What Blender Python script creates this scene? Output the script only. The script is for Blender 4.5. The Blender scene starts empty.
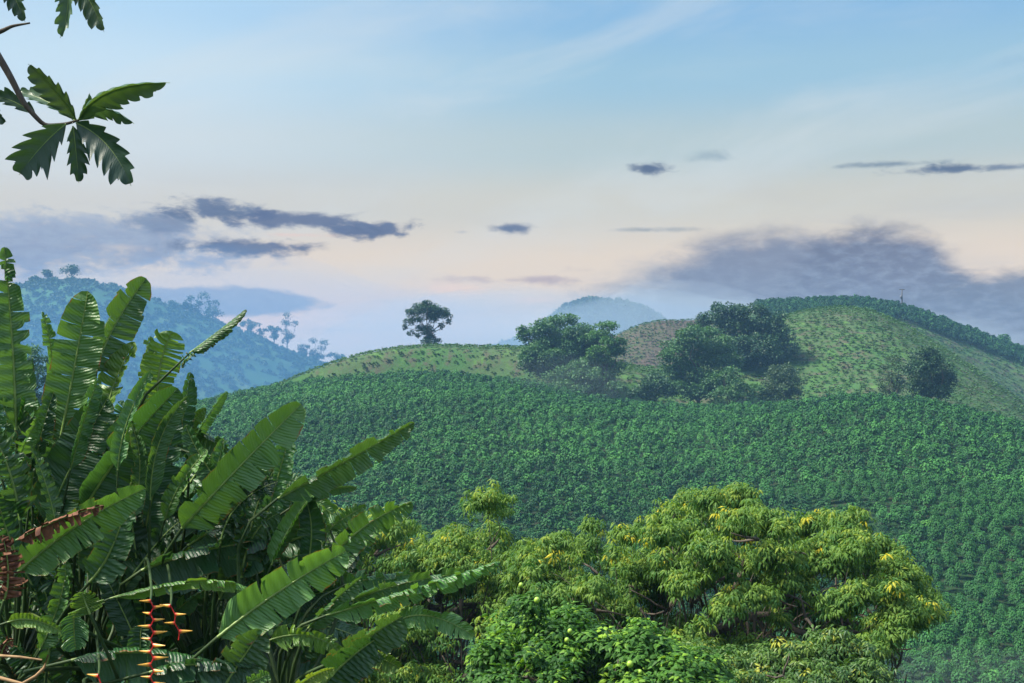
import bpy, math, random
import numpy as np
from mathutils import Vector, noise

# ------------------------------------------------------------------ camera
F = 1422.0; HOR = 420.0
C = bpy.context.scene.collection
scene = bpy.context.scene
cam_d = bpy.data.cameras.new('camera'); cam = bpy.data.objects.new('camera', cam_d); C.objects.link(cam)
cam.location = (0, 0, 0); cam.rotation_euler = (math.radians(90), 0, 0)
cam_d.sensor_width = 36; cam_d.lens = F/1024*36
cam_d.shift_y = (HOR-341.5)/1024
cam_d.clip_start = 0.1; cam_d.clip_end = 20000
scene.camera = cam
scene.view_settings.view_transform = 'Standard'; scene.view_settings.look = 'None'
EXPO = 1.25
scene.view_settings.exposure = EXPO; scene.view_settings.gamma = 1.0
scene.cycles.max_bounces = 6; scene.cycles.diffuse_bounces = 3; scene.cycles.glossy_bounces = 2
scene.cycles.transmission_bounces = 3; scene.cycles.volume_bounces = 1; scene.cycles.transparent_max_bounces = 8
scene.cycles.use_denoising = True
scene.cycles.use_fast_gi = False

def lin(c):
    c = c/255.0
    return c/12.92 if c <= .04045 else ((c+.055)/1.055)**2.4
def rgb(r, g, b): return (lin(r), lin(g), lin(b), 1.0)
def az_el(px, py):
    x = (px-512)/F; z = (HOR-py)/F
    return math.atan2(x, 1), math.atan2(z, math.hypot(x, 1))
def at(px, py, Y): return Vector(((px-512)/F*Y, Y, (HOR-py)/F*Y))

# ------------------------------------------------------------------ air (values shared by the sky and the haze box)
HAZE_D = 0.00026; HAZE_TOP = 124.0; HAZE_END = 1540.0
HAZE_L = (0.085, 0.215, 0.35)      # radiance the air adds over a long path (measured)

# ------------------------------------------------------------------ sun
SUN_EL = math.radians(52); SUN_AZ = math.radians(-98)    # azimuth from +Y towards +X
sd = Vector((math.sin(SUN_AZ)*math.cos(SUN_EL), math.cos(SUN_AZ)*math.cos(SUN_EL), math.sin(SUN_EL)))
sun_d = bpy.data.lights.new('sun', 'SUN'); sun = bpy.data.objects.new('sun', sun_d); C.objects.link(sun)
sun_d.energy = 3.9; sun_d.angle = math.radians(9); sun_d.color = (1.0, 0.94, 0.80)
sun.rotation_euler = sd.to_track_quat('Z', 'Y').to_euler()
sun.location = (0, 0, 60)

# ------------------------------------------------------------------ world: Nishita sky with layers of cloud
world = bpy.data.worlds.new('World'); scene.world = world; world.use_nodes = True
nt = world.node_tree; nt.nodes.clear()
class NB:
    def __init__(s, nt): s.nt = nt
    def n(s, t, **k):
        o = s.nt.nodes.new(t)
        for a, v in k.items(): setattr(o, a, v)
        return o
    def put(s, sock, v):
        if isinstance(v, bpy.types.NodeSocket): s.nt.links.new(v, sock)
        elif v is not None: sock.default_value = v
    def m(s, op, a, b=None, c=None, clamp=False):
        o = s.n('ShaderNodeMath', operation=op, use_clamp=clamp)
        s.put(o.inputs[0], a)
        if b is not None: s.put(o.inputs[1], b)
        if c is not None: s.put(o.inputs[2], c)
        return o.outputs[0]
    def mix(s, f, a, b, blend='MIX'):
        o = s.n('ShaderNodeMix', data_type='RGBA', blend_type=blend)
        s.put(o.inputs[0], f); s.put(o.inputs[6], a); s.put(o.inputs[7], b)
        return o.outputs[2]
    def step(s, x, a, b, lo=0.0, hi=1.0):
        o = s.n('ShaderNodeMapRange', interpolation_type='SMOOTHSTEP')
        s.put(o.inputs[0], x); s.put(o.inputs[1], a); s.put(o.inputs[2], b); s.put(o.inputs[3], lo); s.put(o.inputs[4], hi)
        return o.outputs[0]
    def xyz(s, x, y, z):
        o = s.n('ShaderNodeCombineXYZ'); s.put(o.inputs[0], x); s.put(o.inputs[1], y); s.put(o.inputs[2], z); return o.outputs[0]
    def noise(s, vec, scale=5.0, detail=5.0, rough=0.55, dist=0.0, out=0):
        o = s.n('ShaderNodeTexNoise'); s.put(o.inputs['Vector'], vec); s.put(o.inputs['Scale'], scale)
        s.put(o.inputs['Detail'], detail); s.put(o.inputs['Roughness'], rough); s.put(o.inputs['Distortion'], dist)
        return o.outputs[out]
w = NB(nt)
tc = w.n('ShaderNodeTexCoord'); sep = w.n('ShaderNodeSeparateXYZ'); nt.links.new(tc.outputs['Generated'], sep.inputs[0])
AZ = w.m('ARCTAN2', sep.outputs[0], sep.outputs[1])
EL = w.m('ARCSINE', w.m('MINIMUM', w.m('MAXIMUM', sep.outputs[2], -1.0), 1.0))
sky = w.n('ShaderNodeTexSky', sky_type='NISHITA', sun_disc=False)
sky.sun_elevation = SUN_EL; sky.sun_rotation = SUN_AZ; sky.altitude = 1200; sky.dust_density = 2.0
def trans(py):
    e = max(0.004, (HOR-py)/F)
    return math.exp(-HAZE_D*min(HAZE_END, HAZE_TOP/e))
def skyc(r, g, b, py):
    T = trans(py); k = 2**EXPO; out = []
    for i, c in enumerate((r, g, b)):
        out.append(max(0.01, (lin(c)/k - HAZE_L[i]*(1-T))/T) * 10)     # the Background runs at 0.1
    return (*out, 1.0)
def ramp(stops):
    rp = w.n('ShaderNodeValToRGB'); cr = rp.color_ramp; cr.interpolation = 'EASE'
    rp.inputs[0].default_value = 0
    mx = 40.0
    stops = sorted(stops, key=lambda s: -s[0])
    e0, e1 = math.radians(-2), math.radians(60)
    for i, (py, c) in enumerate(stops):
        el = az_el(512, py)[1]; t = (el-e0)/(e1-e0)
        el_ = cr.elements[i] if i < 2 else cr.elements.new(t)
        el_.position = t; el_.color = skyc(*c, py)
    w.put(rp.inputs[0], w.m('DIVIDE', w.m('SUBTRACT', EL, e0), e1-e0, clamp=True))
    return rp.outputs[0]
rL = ramp([(400, (232, 218, 216)), (330, (232, 216, 214)), (270, (222, 214, 206)), (215, (205, 209, 210)), (150, (205, 220, 230)), (80, (198, 224, 242)), (10, (180, 216, 244)), (-250, (150, 190, 225)), (-1400, (120,165,210))])
rR = ramp([(400, (222, 214, 214)), (330, (226, 214, 208)), (265, (222, 213, 203)), (205, (204, 207, 202)), (150, (182, 203, 210)), (80, (158, 198, 222)), (10, (140, 188, 226)), (-250, (125, 175, 220)), (-1400, (110,160,210))])
veilf = w.step(AZ, az_el(80, 200)[0], az_el(640, 200)[0])
base = w.mix(veilf, rL, rR)
vec = w.xyz(w.m('MULTIPLY', AZ, 1.0), w.m('MULTIPLY', EL, 2.3), 0.0)
# thin cirrus: pale diagonal wisps
cv = w.xyz(w.m('ADD', w.m('MULTIPLY', AZ, 2.2), w.m('MULTIPLY', EL, 3.4)), w.m('SUBTRACT', w.m('MULTIPLY', EL, 11.0), w.m('MULTIPLY', AZ, 2.6)), 2.0)
cir = w.step(w.noise(cv, 1.6, 5, .55, .6), .42, .78)
base = w.mix(w.m('MULTIPLY', cir, .42), base, skyc(214, 224, 230, 120))
cv2 = w.xyz(w.m('MULTIPLY', AZ, 2.0), w.m('MULTIPLY', EL, 16.0), 7.0)
cir2 = w.step(w.noise(cv2, 2.2, 5, .55, .4), .45, .75)
base = w.mix(w.m('MULTIPLY', w.m('MULTIPLY', cir2, w.step(EL, math.radians(12), math.radians(6))), .33), base, skyc(176, 186, 198, 210))
# blend with the real sky above the view, brightened to light the foliage
up = w.step(EL, math.radians(17), math.radians(50))
nish = w.mix(1.0, sky.outputs[0], (1.7, 1.7, 1.75, 1), 'MULTIPLY')
# unseen broken cloud overhead, made bright to add ambient light
oc = w.step(w.noise(tc.outputs['Generated'], 2.6, 5, .55, .3), .42, .7)
over = w.mix(oc, nish, (8.5, 8.8, 9.4, 1))
col = w.mix(w.m('MULTIPLY', up, 0.9), base, over)
n1 = w.m('SUBTRACT', w.noise(vec, 26.0, 7, .55, .5), .5)
n2 = w.m('SUBTRACT', w.noise(vec, 85.0, 6, .62, .3), .5)
def cloud(col, px, py, rx, ry, c, c2=None, amp=2.6, soft=.7, op=1.0, amp2=1.2, edge=.0, flat=0.0):
    c = (c[0]-3, c[1]+5, c[2]+8) if c[2] > c[0]+12 else c; c2 = (c2[0]-3, c2[1]+5, c2[2]+8) if c2 else None; soft = soft*1.35
    a, e = az_el(px, py); a2 = az_el(px+rx, py)[0]; ra = abs(a2-a); re = abs(az_el(px, py-ry)[1]-e)
    du = w.m('DIVIDE', w.m('SUBTRACT', AZ, a), ra)
    dv = w.m('DIVIDE', w.m('SUBTRACT', EL, e), re)
    d = w.m('SQRT', w.m('ADD', w.m('MULTIPLY', du, du), w.m('MULTIPLY', dv, dv)))
    k = w.m('ADD', w.m('SUBTRACT', 1.0-edge, d), w.m('ADD', w.m('MULTIPLY', n1, amp), w.m('MULTIPLY', n2, amp2)))
    msk = w.m('MULTIPLY', w.step(k, 0.0, soft), op)
    cc = skyc(*c, py)
    if c2 is not None:
        cc = w.mix(w.step(w.m('ADD', w.m('MULTIPLY', dv, .5), w.m('MULTIPLY', n2, 3.0)), -.7, .7), cc, skyc(*c2, py))
    return w.mix(msk, col, cc)
G1 = (120, 134, 162); G2 = (158, 168, 188)
# warm glints low over the horizon
col = cloud(col, 455, 288, 60, 9, (246, 214, 200), amp=2.5, soft=1.2, op=.55)
col = cloud(col, 355, 338, 70, 14, (244, 214, 208), amp=2.5, soft=1.4, op=.5)
col = cloud(col, 540, 300, 60, 6, (246, 214, 200), amp=2.5, soft=1.2, op=.4)
# left bank
col = cloud(col, -20, 244, 230, 36, (142, 156, 184), (168, 180, 202), amp=1.8, soft=.7, op=.95, edge=-.25)
col = cloud(col, 120, 240, 150, 30, (146, 158, 184), (160, 172, 194), amp=2.4, soft=.8, op=.92, edge=-.2)
col = cloud(col, 165, 222, 60, 14, (118, 132, 162), (132, 146, 172), amp=2.6, soft=.7, op=.8)
col = cloud(col, 213, 211, 50, 13, (98, 113, 143), (114, 128, 156), amp=2.4, soft=.5, op=.97, edge=-.15)
col = cloud(col, 250, 247, 80, 10, (100, 115, 146), amp=2.2, soft=.6, op=.92, edge=-.15)
col = cloud(col, 305, 221, 90, 10, (100, 114, 146), amp=2.2, soft=.6, op=.92, edge=-.1)
col = cloud(col, 365, 229, 44, 11, (94, 109, 141), (108, 122, 152), amp=1.8, soft=.45, op=.97, edge=-.1)
col = cloud(col, 300, 235, 48, 3.5, (232, 198, 190), amp=1.8, soft=.9, op=.7)
col = cloud(col, 120, 247, 34, 5, (214, 208, 206), amp=2.4, soft=.9, op=.65)
col = cloud(col, 225, 301, 108, 17, (150, 163, 186), (160, 172, 192), amp=.6, amp2=.5, soft=.25, op=.95, edge=-.05)
col = cloud(col, 60, 292, 110, 14, (170, 180, 200), amp=1.0, soft=.8, op=.7)
col = cloud(col, 340, 330, 80, 5, (196, 198, 208), amp=1.4, soft=.9, op=.6)
# small dark scraps
col = cloud(col, 507, 228, 24, 7, (104, 120, 150), amp=1.8, soft=.7, op=.95, edge=-.1)
col = cloud(col, 463, 232, 12, 3, (150, 160, 176), amp=1.6, soft=.9, op=.7)
col = cloud(col, 649, 168, 28, 7.5, (92, 108, 138), amp=2.4, soft=.6, op=.95, edge=-.15)
col = cloud(col, 706, 157, 24, 7, (146, 164, 178), amp=3.2, soft=1.1, op=.75)
col = cloud(col, 640, 230, 70, 3.5, (150, 158, 168), amp=2.2, soft=.9, op=.75)
col = cloud(col, 890, 164, 76, 4.5, (124, 140, 158), amp=2.6, soft=.8, op=.85)
col = cloud(col, 945, 169, 66, 6, (98, 114, 142), amp=2.4, soft=.7, op=.95)
col = cloud(col, 1010, 167, 44, 5, (114, 128, 152), amp=2.2, soft=.8, op=.85)
col = cloud(col, 1020, 60, 50, 9, (150, 180, 205), amp=2.0, soft=1.2, op=.5)
col = cloud(col, 520, 280, 95, 6, (180, 176, 188), amp=2.2, soft=.8, op=.9)
col = cloud(col, 585, 269, 24, 7, (182, 182, 192), amp=3.2, soft=1.1, op=.7)
# the big grey bank behind the hills on the right, with mist at its foot
B1 = (130, 146, 170); B2 = (142, 158, 182); B3 = (164, 179, 199)
col = cloud(col, 700, 320, 150, 62, B3, (146, 161, 183), amp=.7, amp2=.2, soft=.55, op=.95, edge=-.2)
col = cloud(col, 1020, 334, 150, 64, B2, (128, 143, 166), amp=.7, amp2=.25, soft=.35, op=.98, edge=-.2)
col = cloud(col, 770, 306, 120, 74, B2, (132, 147, 172), amp=.55, amp2=.15, soft=.36, op=.98, edge=-.22)
col = cloud(col, 872, 300, 96, 76, B2, (120, 135, 161), amp=.55, amp2=.15, soft=.30, op=.98, edge=-.14)
col = cloud(col, 945, 326, 100, 44, B2, (122, 138, 162), amp=.7, amp2=.2, soft=.4, op=.97, edge=-.2)
col = cloud(col, 810, 348, 280, 88, (168, 182, 200), B2, amp=.5, amp2=.12, soft=1.0, op=.72, edge=-.05)
col = cloud(col, 600, 340, 130, 42, (190, 200, 210), amp=1.0, amp2=.3, soft=1.3, op=.9, edge=-.2)
col = cloud(col, 960, 352, 130, 34, (174, 187, 204), amp=1.0, amp2=.3, soft=1.4, op=.6)
bg = w.n('ShaderNodeBackground'); wo = w.n('ShaderNodeOutputWorld')
nt.links.new(col, bg.inputs[0]); bg.inputs[1].default_value = 0.1
nt.links.new(bg.outputs[0], wo.inputs[0])
world.cycles.sampling_method = 'MANUAL'; world.cycles.sample_map_resolution = 1024

# ------------------------------------------------------------------ helpers
def new_mesh(name, V, Fc, mats=(), tint=None, smooth=False, uv=None, matidx=None):
    """V (n,3) array, Fc (m,k) int array of triangles or quads, tint per vertex"""
    V = np.asarray(V, dtype=np.float32); Fc = np.asarray(Fc, dtype=np.int32)
    me = bpy.data.meshes.new(name)
    me.vertices.add(len(V)); me.vertices.foreach_set('co', V.ravel())
    k = Fc.shape[1]; m = len(Fc)
    me.loops.add(m*k); me.loops.foreach_set('vertex_index', Fc.ravel())
    me.polygons.add(m); me.polygons.foreach_set('loop_start', np.arange(0, m*k, k, dtype=np.int32))
    if smooth: me.polygons.foreach_set('use_smooth', np.ones(m, dtype=bool))
    else: me.polygons.foreach_set('use_smooth', np.zeros(m, dtype=bool))
    for mt in mats: me.materials.append(mt)
    if matidx is not None: me.polygons.foreach_set('material_index', np.asarray(matidx, dtype=np.int32))
    if tint is not None:
        a = me.attributes.new('tint', 'FLOAT', 'POINT'); a.data.foreach_set('value', np.asarray(tint, dtype=np.float32))
    if uv is not None:
        u = me.uv_layers.new(name='UVMap'); u.data.foreach_set('uv', np.asarray(uv, dtype=np.float32)[Fc.ravel()].ravel())
    me.update(calc_edges=True); 
    return me
def link(name, me, parent=None, loc=None):
    o = bpy.data.objects.new(name, me); C.objects.link(o)
    if parent is not None: o.parent = parent
    if loc is not None: o.location = loc
    return o
def tag(o, label=None, cat=None, group=None, kind=None):
    if label: o['label'] = label
    if cat: o['category'] = cat
    if group: o['group'] = group
    if kind: o['kind'] = kind
    return o
def empty(name, loc, label, cat, group=None):
    o = bpy.data.objects.new(name, None); C.objects.link(o); o.location = loc; o.empty_display_size = .2
    return tag(o, label, cat, group)

def leaf_mat(name, ca, cb, cc=None, rough=.5, trans_=.3, spec=.4, nscale=3.0, bump=0.0):
    """tint 0..1 runs from ca to cb; above 1 it turns to cc"""
    mt = bpy.data.materials.new(name); mt.use_nodes = True; t = mt.node_tree; t.nodes.clear(); b = NB(t)
    at_ = b.n('ShaderNodeAttribute', attribute_name='tint')
    geo = b.n('ShaderNodeNewGeometry')
    nz = b.noise(geo.outputs['Position'], nscale, 3)
    f = b.m('ADD', at_.outputs['Fac'], b.m('MULTIPLY', b.m('SUBTRACT', nz, .5), .5), clamp=True)
    c = b.mix(f, ca, cb)
    if cc is not None: c = b.mix(b.m('SUBTRACT', at_.outputs['Fac'], 1.0, clamp=True), c, cc)
    bs = b.n('ShaderNodeBsdfPrincipled'); b.put(bs.inputs['Base Color'], c); bs.inputs['Roughness'].default_value = rough
    bs.inputs['Specular IOR Level'].default_value = spec
    tr = b.n('ShaderNodeBsdfTranslucent'); b.put(tr.inputs[0], b.mix(1.0, c, (1.25, 1.2, .55, 1), 'MULTIPLY'))
    mx = b.n('ShaderNodeMixShader'); mx.inputs[0].default_value = trans_
    t.links.new(bs.outputs[0], mx.inputs[1]); t.links.new(tr.outputs[0], mx.inputs[2])
    o = b.n('ShaderNodeOutputMaterial'); t.links.new(mx.outputs[0], o.inputs[0])
    return mt
def plain_mat(name, ca, cb, rough=.8, nscale=6.0, stretch=(1, 1, 1), bump=.3, spec=.3):
    mt = bpy.data.materials.new(name); mt.use_nodes = True; t = mt.node_tree; b = NB(t)
    bs = t.nodes['Principled BSDF']; tcn = b.n('ShaderNodeTexCoord')
    mp = b.n('ShaderNodeMapping'); t.links.new(tcn.outputs['Object'], mp.inputs[0]); mp.inputs['Scale'].default_value = stretch
    nz = b.noise(mp.outputs[0], nscale, 6, .6)
    b.put(bs.inputs['Base Color'], b.mix(b.step(nz, .3, .7), ca, cb))
    bs.inputs['Roughness'].default_value = rough; bs.inputs['Specular IOR Level'].default_value = spec
    bp = b.n('ShaderNodeBump'); bp.inputs['Strength'].default_value = bump; bp.inputs['Distance'].default_value = .02
    b.put(bp.inputs['Height'], nz); t.links.new(bp.outputs[0], bs.inputs['Normal'])
    return mt

# ------------------------------------------------------------------ the land: one sheet, heights from the lie of the ridges
def curve(pts):
    xs = np.array([p[0] for p in pts], float); ys = np.array([p[1] for p in pts], float)
    def f(px):
        # smooth the polyline a little
        s = 0
        for o, k in ((-18, .2), (-9, .25), (0, .1), (9, .25), (18, .2)): s = s + k*np.interp(px+o, xs, ys)
        return s
    return f
C1 = curve([(-900, 500), (-200, 460), (60, 436), (200, 404), (300, 390), (380, 382), (450, 377), (520, 385), (600, 404), (700, 410), (780, 407), (860, 399), (930, 408), (1024, 430), (1200, 470), (1900, 520)])
Y1 = curve([(-900, 330), (200, 390), (500, 370), (700, 340), (860, 310), (1024, 290), (1900, 300)])
C2 = curve([(-900, 500), (200, 409), (260, 394), (290, 384), (330, 368), (380, 354), (450, 348), (520, 346), (570, 350), (620, 366), (680, 372), (715, 352), (755, 327), (800, 313), (850, 308), (885, 316), (930, 343), (980, 374), (1024, 402), (1100, 440), (1900, 520)])
Y2 = curve([(-900, 400), (200, 440), (450, 440), (650, 430), (850, 470), (1024, 430), (1900, 400)])
C3 = curve([(-900, 520), (300, 430), (500, 385), (560, 360), (600, 345), (625, 331), (650, 323), (700, 322), (740, 314), (765, 308), (800, 305), (850, 306), (900, 312), (960, 332), (1024, 357), (1200, 420), (1900, 520)])
C4 = curve([(-900, 460), (-400, 330), (-200, 296), (0, 288), (30, 284), (70, 280), (100, 289), (145, 302), (174, 314), (210, 323), (251, 338), (287, 353), (317, 365), (345, 376), (400, 397), (500, 417), (700, 432), (1900, 460)])
C5 = curve([(-900, 420), (0, 380), (380, 372), (430, 362), (500, 350), (530, 338), (548, 326), (560, 318), (572, 308), (582, 304), (596, 303), (608, 310), (622, 313), (638, 308), (650, 315), (672, 336), (700, 350), (800, 360), (1900, 420)])
def zpx(py, D): return (HOR-py)/F*D
def control(px):
    c1, y1, c2, y2, c3, c4, c5 = C1(px), Y1(px), C2(px), Y2(px), C3(px), C4(px), C5(px)
    one = np.ones_like(px); z1 = zpx(c1, y1); z2 = zpx(c2, y2); z3 = zpx(c3, 620); z4 = zpx(c4, 950); z5 = zpx(c5, 1250)
    D = [0*one, 5*one, 12*one, 25*one, 60*one, 108*one, 150*one, 150+(y1-150)*.5, 150+(y1-150)*.86, y1, y1+26, y2-30, y2, y2+45, 560*one, 620*one, 690*one, 760*one, 850*one, 950*one, 1040*one, 1140*one, 1250*one, 1380*one, 1520*one]
    Z = [-1.7*one, -2.5*one, -4.6*one, -10*one, -24*one, -32.5*one, -27.6*one, -27.6+(z1+27.6)*.60, -27.6+(z1+27.6)*.93, z1, np.minimum(z1-2.2, z1*.5+z2*.5), z1*.12+z2*.88-.8, z2, z2-7, np.minimum(z2-4, z3-9), z3, z3-14, -20*one, z4*.55-8, z4, z4-25, z5*.3-20, z5, z5*.6, z5*.4]
    return np.array(D), np.array(Z)
def pchip(D, Z, q):
    """monotone cubic through each column's nodes; D, Z (k, n), q (m, n)"""
    h = np.diff(D, axis=0); h = np.maximum(h, 1.0); s = np.diff(Z, axis=0)/h
    m = np.zeros_like(Z)
    w1 = 2*h[1:]+h[:-1]; w2 = h[1:]+2*h[:-1]; ok = (s[:-1]*s[1:]) > 0
    with np.errstate(divide='ignore', invalid='ignore'):
        mm = (w1+w2)/(w1/s[:-1]+w2/s[1:])
    m[1:-1] = np.where(ok, mm, 0); m[0] = s[0]; m[-1] = s[-1]
    out = np.zeros_like(q)
    for k in range(len(D)-1):
        sel = (q >= D[k]) & (q <= D[k+1]) if k < len(D)-2 else (q >= D[k])
        t = np.clip((q-D[k])/h[k], 0, 1)
        v = Z[k]*(2*t**3-3*t**2+1)+h[k]*m[k]*(t**3-2*t**2+t)+Z[k+1]*(-2*t**3+3*t**2)+h[k]*m[k+1]*(t**3-t**2)
        out = np.where(sel, v, out)
    return out
def wob(X, Y):
    """gentle unevenness, larger with distance"""
    d = np.hypot(X, Y); a = np.clip((d-30)/300, 0, 1.0)
    f = lambda k, p, q, r: np.sin(X*k*p+Y*k*q+r)
    n = f(.060, .9, .5, 1.3)*f(.051, -.5, .9, 4.0)*.9+f(.13, .7, -.8, .4)*f(.11, .6, .9, 2.2)*.45+f(.031, .3, 1, 2.0)*f(.027, 1, -.4, .7)*1.1
    big = np.clip((d-720)/200, 0, 1)
    n2 = f(.016, 1, .3, 1.0)*f(.013, -.6, .8, 2.0)*6+f(.035, .8, -.5, 1.7)*f(.03, .5, 1, .2)*3.0+f(.08, 1, .2, .6)*f(.07, -.3, 1, .2)*1.0
    return n*a*.8+n2*big*.8
def heights(X, Y):
    X = np.asarray(X, float).ravel(); Y = np.asarray(Y, float).ravel()
    az = np.arctan2(X, Y); r = np.hypot(X, Y)
    azc = np.clip(az, -math.radians(48), math.radians(50)); D = r*np.cos(azc)
    px = 512+F*np.tan(azc); k = np.clip(np.abs(az)-math.radians(60), 0, 1.2)/1.2
    px = np.where(az < 0, px*(1-k)+(-900)*k, px*(1-k)+1900*k)
    CD, CZ = control(px)
    # behind the camera both sides meet on the same plain profile
    gen = CZ.copy(); base_ = np.array([-1.7, -2.5, -4.6, -10, -24, -32.5, -28, -22, -18, -16, -16, -16, -15, -15, -14, -12, -14, -18, -14, -8, -16, -20, 0, -5, -10])[:, None]
    k2 = np.clip((np.abs(az)-math.radians(60))/1.5, 0, 1); CZ = CZ*(1-k2)+base_*k2
    CDg = np.array([0, 5, 12, 25, 60, 108, 150, 225, 300, 330, 356, 400, 430, 475, 560, 620, 690, 760, 850, 950, 1040, 1140, 1250, 1380, 1520.])[:, None]
    CD = CD*(1-k2)+CDg*k2
    return pchip(CD, CZ, D[None, :])[0] + wob(X, Y)
az_list = np.concatenate([np.arange(-180, -60, 4), np.arange(-60, -27, 1.5), np.arange(-27, 27, .16), np.arange(27, 60, 1.5), np.arange(60, 180, 4)])
r_list = np.concatenate([[.03], np.arange(0.5, 12, .8), np.geomspace(12, 140, 45)[:-1], np.arange(140, 640, 2.4), np.arange(640, 820, 12), np.arange(820, 1100, 5), np.arange(1100, 1180, 20), np.arange(1180, 1290, 4), np.arange(1290, 1521, 20)])
AZg, Rg = np.meshgrid(np.radians(az_list), r_list)
XX = (Rg*np.sin(AZg)).ravel(); YY = (Rg*np.cos(AZg)).ravel(); ZZ = heights(XX, YY)
na, nr = len(az_list), len(r_list)
ii, jj = np.meshgrid(np.arange(nr-1), np.arange(na), indexing='ij')
q = np.stack([ii*na+jj, ii*na+(jj+1) % na, (ii+1)*na+(jj+1) % na, (ii+1)*na+jj], -1).reshape(-1, 4)
q = q[:, ::-1]

def px_of(X, Y): return 512+F*X/np.maximum(Y, 1)
cx = XX[q].mean(1); cy = YY[q].mean(1); pxc = px_of(cx, cy)
midx = np.zeros(len(q), int)
front = cy > 20
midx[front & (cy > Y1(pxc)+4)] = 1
midx[front & (cy > 700)] = 2
midx[front & (cy > 1060)] = 3
midx[front & (cy > 520) & (cy < 640) & (pxc > 560) & (pxc < 705)] = 4
def ground_mat(name, cols, scale, scale2, rows=False):
    mt = bpy.data.materials.new(name); mt.use_nodes = True; t = mt.node_tree; b = NB(t)
    bs = t.nodes['Principled BSDF']; g = b.n('ShaderNodeNewGeometry')
    a = b.noise(g.outputs['Position'], scale, 6, .62, .4); c = b.noise(g.outputs['Position'], scale2, 5, .65)
    col = b.mix(b.step(a, .40, .60), cols[0], cols[1])
    col = b.mix(b.step(c, .46, .66), col, cols[2])
    if len(cols) > 3: col = b.mix(b.step(b.noise(g.outputs['Position'], scale*2.7, 4, .6, 1.0), .55, .70), col, cols[3])
    b.put(bs.inputs['Base Color'], col); bs.inputs['Roughness'].default_value = .95; bs.inputs['Specular IOR Level'].default_value = .1
    bp = b.n('ShaderNodeBump'); bp.inputs['Strength'].default_value = .8; bp.inputs['Distance'].default_value = .6
    b.put(bp.inputs['Height'], c); t.links.new(bp.outputs[0], bs.inputs['Normal'])
    return mt
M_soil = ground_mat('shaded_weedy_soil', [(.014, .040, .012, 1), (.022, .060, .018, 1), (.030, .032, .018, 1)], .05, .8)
M_grass = ground_mat('hill_grass', [(.046, .110, .030, 1), (.062, .105, .040, 1), (.080, .078, .050, 1), (.075, .155, .036, 1)], .045, .30)
M_far = ground_mat('far_hill_green', [(.026, .070, .036, 1), (.045, .105, .045, 1), (.03, .065, .035, 1), (.085, .13, .06, 1)], .010, .06)
M_mist = ground_mat('mountain_forest', [(.03, .06, .03, 1), (.05, .08, .04, 1), (.03, .05, .03, 1)], .006, .03)
M_brown = ground_mat('brown_weeds', [(.075, .062, .046, 1), (.055, .075, .03, 1), (.10, .07, .055, 1)], .05, .5)
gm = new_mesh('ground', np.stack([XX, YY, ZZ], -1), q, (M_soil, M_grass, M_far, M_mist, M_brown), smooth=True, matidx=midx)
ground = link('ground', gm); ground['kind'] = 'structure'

def haze_box():
    x0, x1, y0, y1, z0, z1 = -HAZE_END, HAZE_END, -HAZE_END, HAZE_END, float(ZZ.min())-1.0, HAZE_TOP
    V = [(x, y, z) for x in (x0, x1) for y in (y0, y1) for z in (z0, z1)]
    Fq = [(0, 1, 3, 2), (4, 6, 7, 5), (0, 4, 5, 1), (2, 3, 7, 6), (0, 2, 6, 4), (1, 5, 7, 3)]
    mt = bpy.data.materials.new('haze_air'); mt.use_nodes = True; t = mt.node_tree; t.nodes.clear(); b = NB(t)
    v = b.n('ShaderNodeVolumePrincipled'); v.inputs['Color'].default_value = (.23, .47, .78, 1); v.inputs['Density'].default_value = HAZE_D
    v.inputs['Anisotropy'].default_value = 0.0
    o = b.n('ShaderNodeOutputMaterial'); t.links.new(v.outputs[0], o.inputs['Volume'])
    h = link('haze', new_mesh('haze', V, Fq, (mt,)))
    tag(h, 'pale blue evening haze filling the valley air', 'haze', kind='stuff')
# ------------------------------------------------------------------ leaf scattering
def nrm(v): return v/np.maximum(np.linalg.norm(v, axis=-1, keepdims=True), 1e-9)
DIAMOND = (np.array([[0, 0, 0], [.30, .42, .05], [0, 1, -.12], [-.30, .42, .05]]), np.array([[0, 1, 2, 3]]))
DROOP = (np.array([[0, 0, 0], [.17, .38, .02], [0, .42, .09], [-.17, .38, .02], [0, 1, -.22]]), np.array([[0, 1, 2, 2], [0, 2, 3, 3], [2, 1, 4, 4], [3, 2, 4, 4]]))
DROOPT = (DROOP[0], np.array([[0, 1, 2], [0, 2, 3], [2, 1, 4], [3, 2, 4]]))
OVAL = (np.array([[0, 0, 0], [.22, .28, .03], [.24, .62, .0], [0, 1, -.14], [-.24, .62, .0], [-.22, .28, .03]]), np.array([[0, 1, 2, 5], [5, 2, 3, 4]]))
def cards(tpl, P, D, Nn, S, wid=1.0):
    """copies of a leaf outline: positions, pointing directions, up normals, sizes -> vertices, faces"""
    tv, tf = tpl; D = nrm(D); X = nrm(np.cross(D, Nn)); Z = np.cross(X, D)
    S = np.asarray(S).reshape(-1, 1, 1); wd = np.asarray(wid).reshape(-1, 1, 1) if np.ndim(wid) else wid
    V = P[:, None, :] + S*(tv[None, :, 0:1]*wd*X[:, None, :]+tv[None, :, 1:2]*D[:, None, :]+tv[None, :, 2:3]*Z[:, None, :])
    n, k = len(P), len(tv)
    Fc = (tf[None]+(np.arange(n)*k)[:, None, None]).reshape(-1, tf.shape[1])
    return V.reshape(-1, 3), Fc, k
def rdir(rng, n):
    return nrm(rng.normal(size=(n, 3)))
def catV(parts):
    V, Fs, T = [], [], []; o = 0
    for v, f, t in parts:
        V.append(v); Fs.append(f+o); T.append(t); o += len(v)
    return np.concatenate(V), np.concatenate(Fs), np.concatenate(T)
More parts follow.
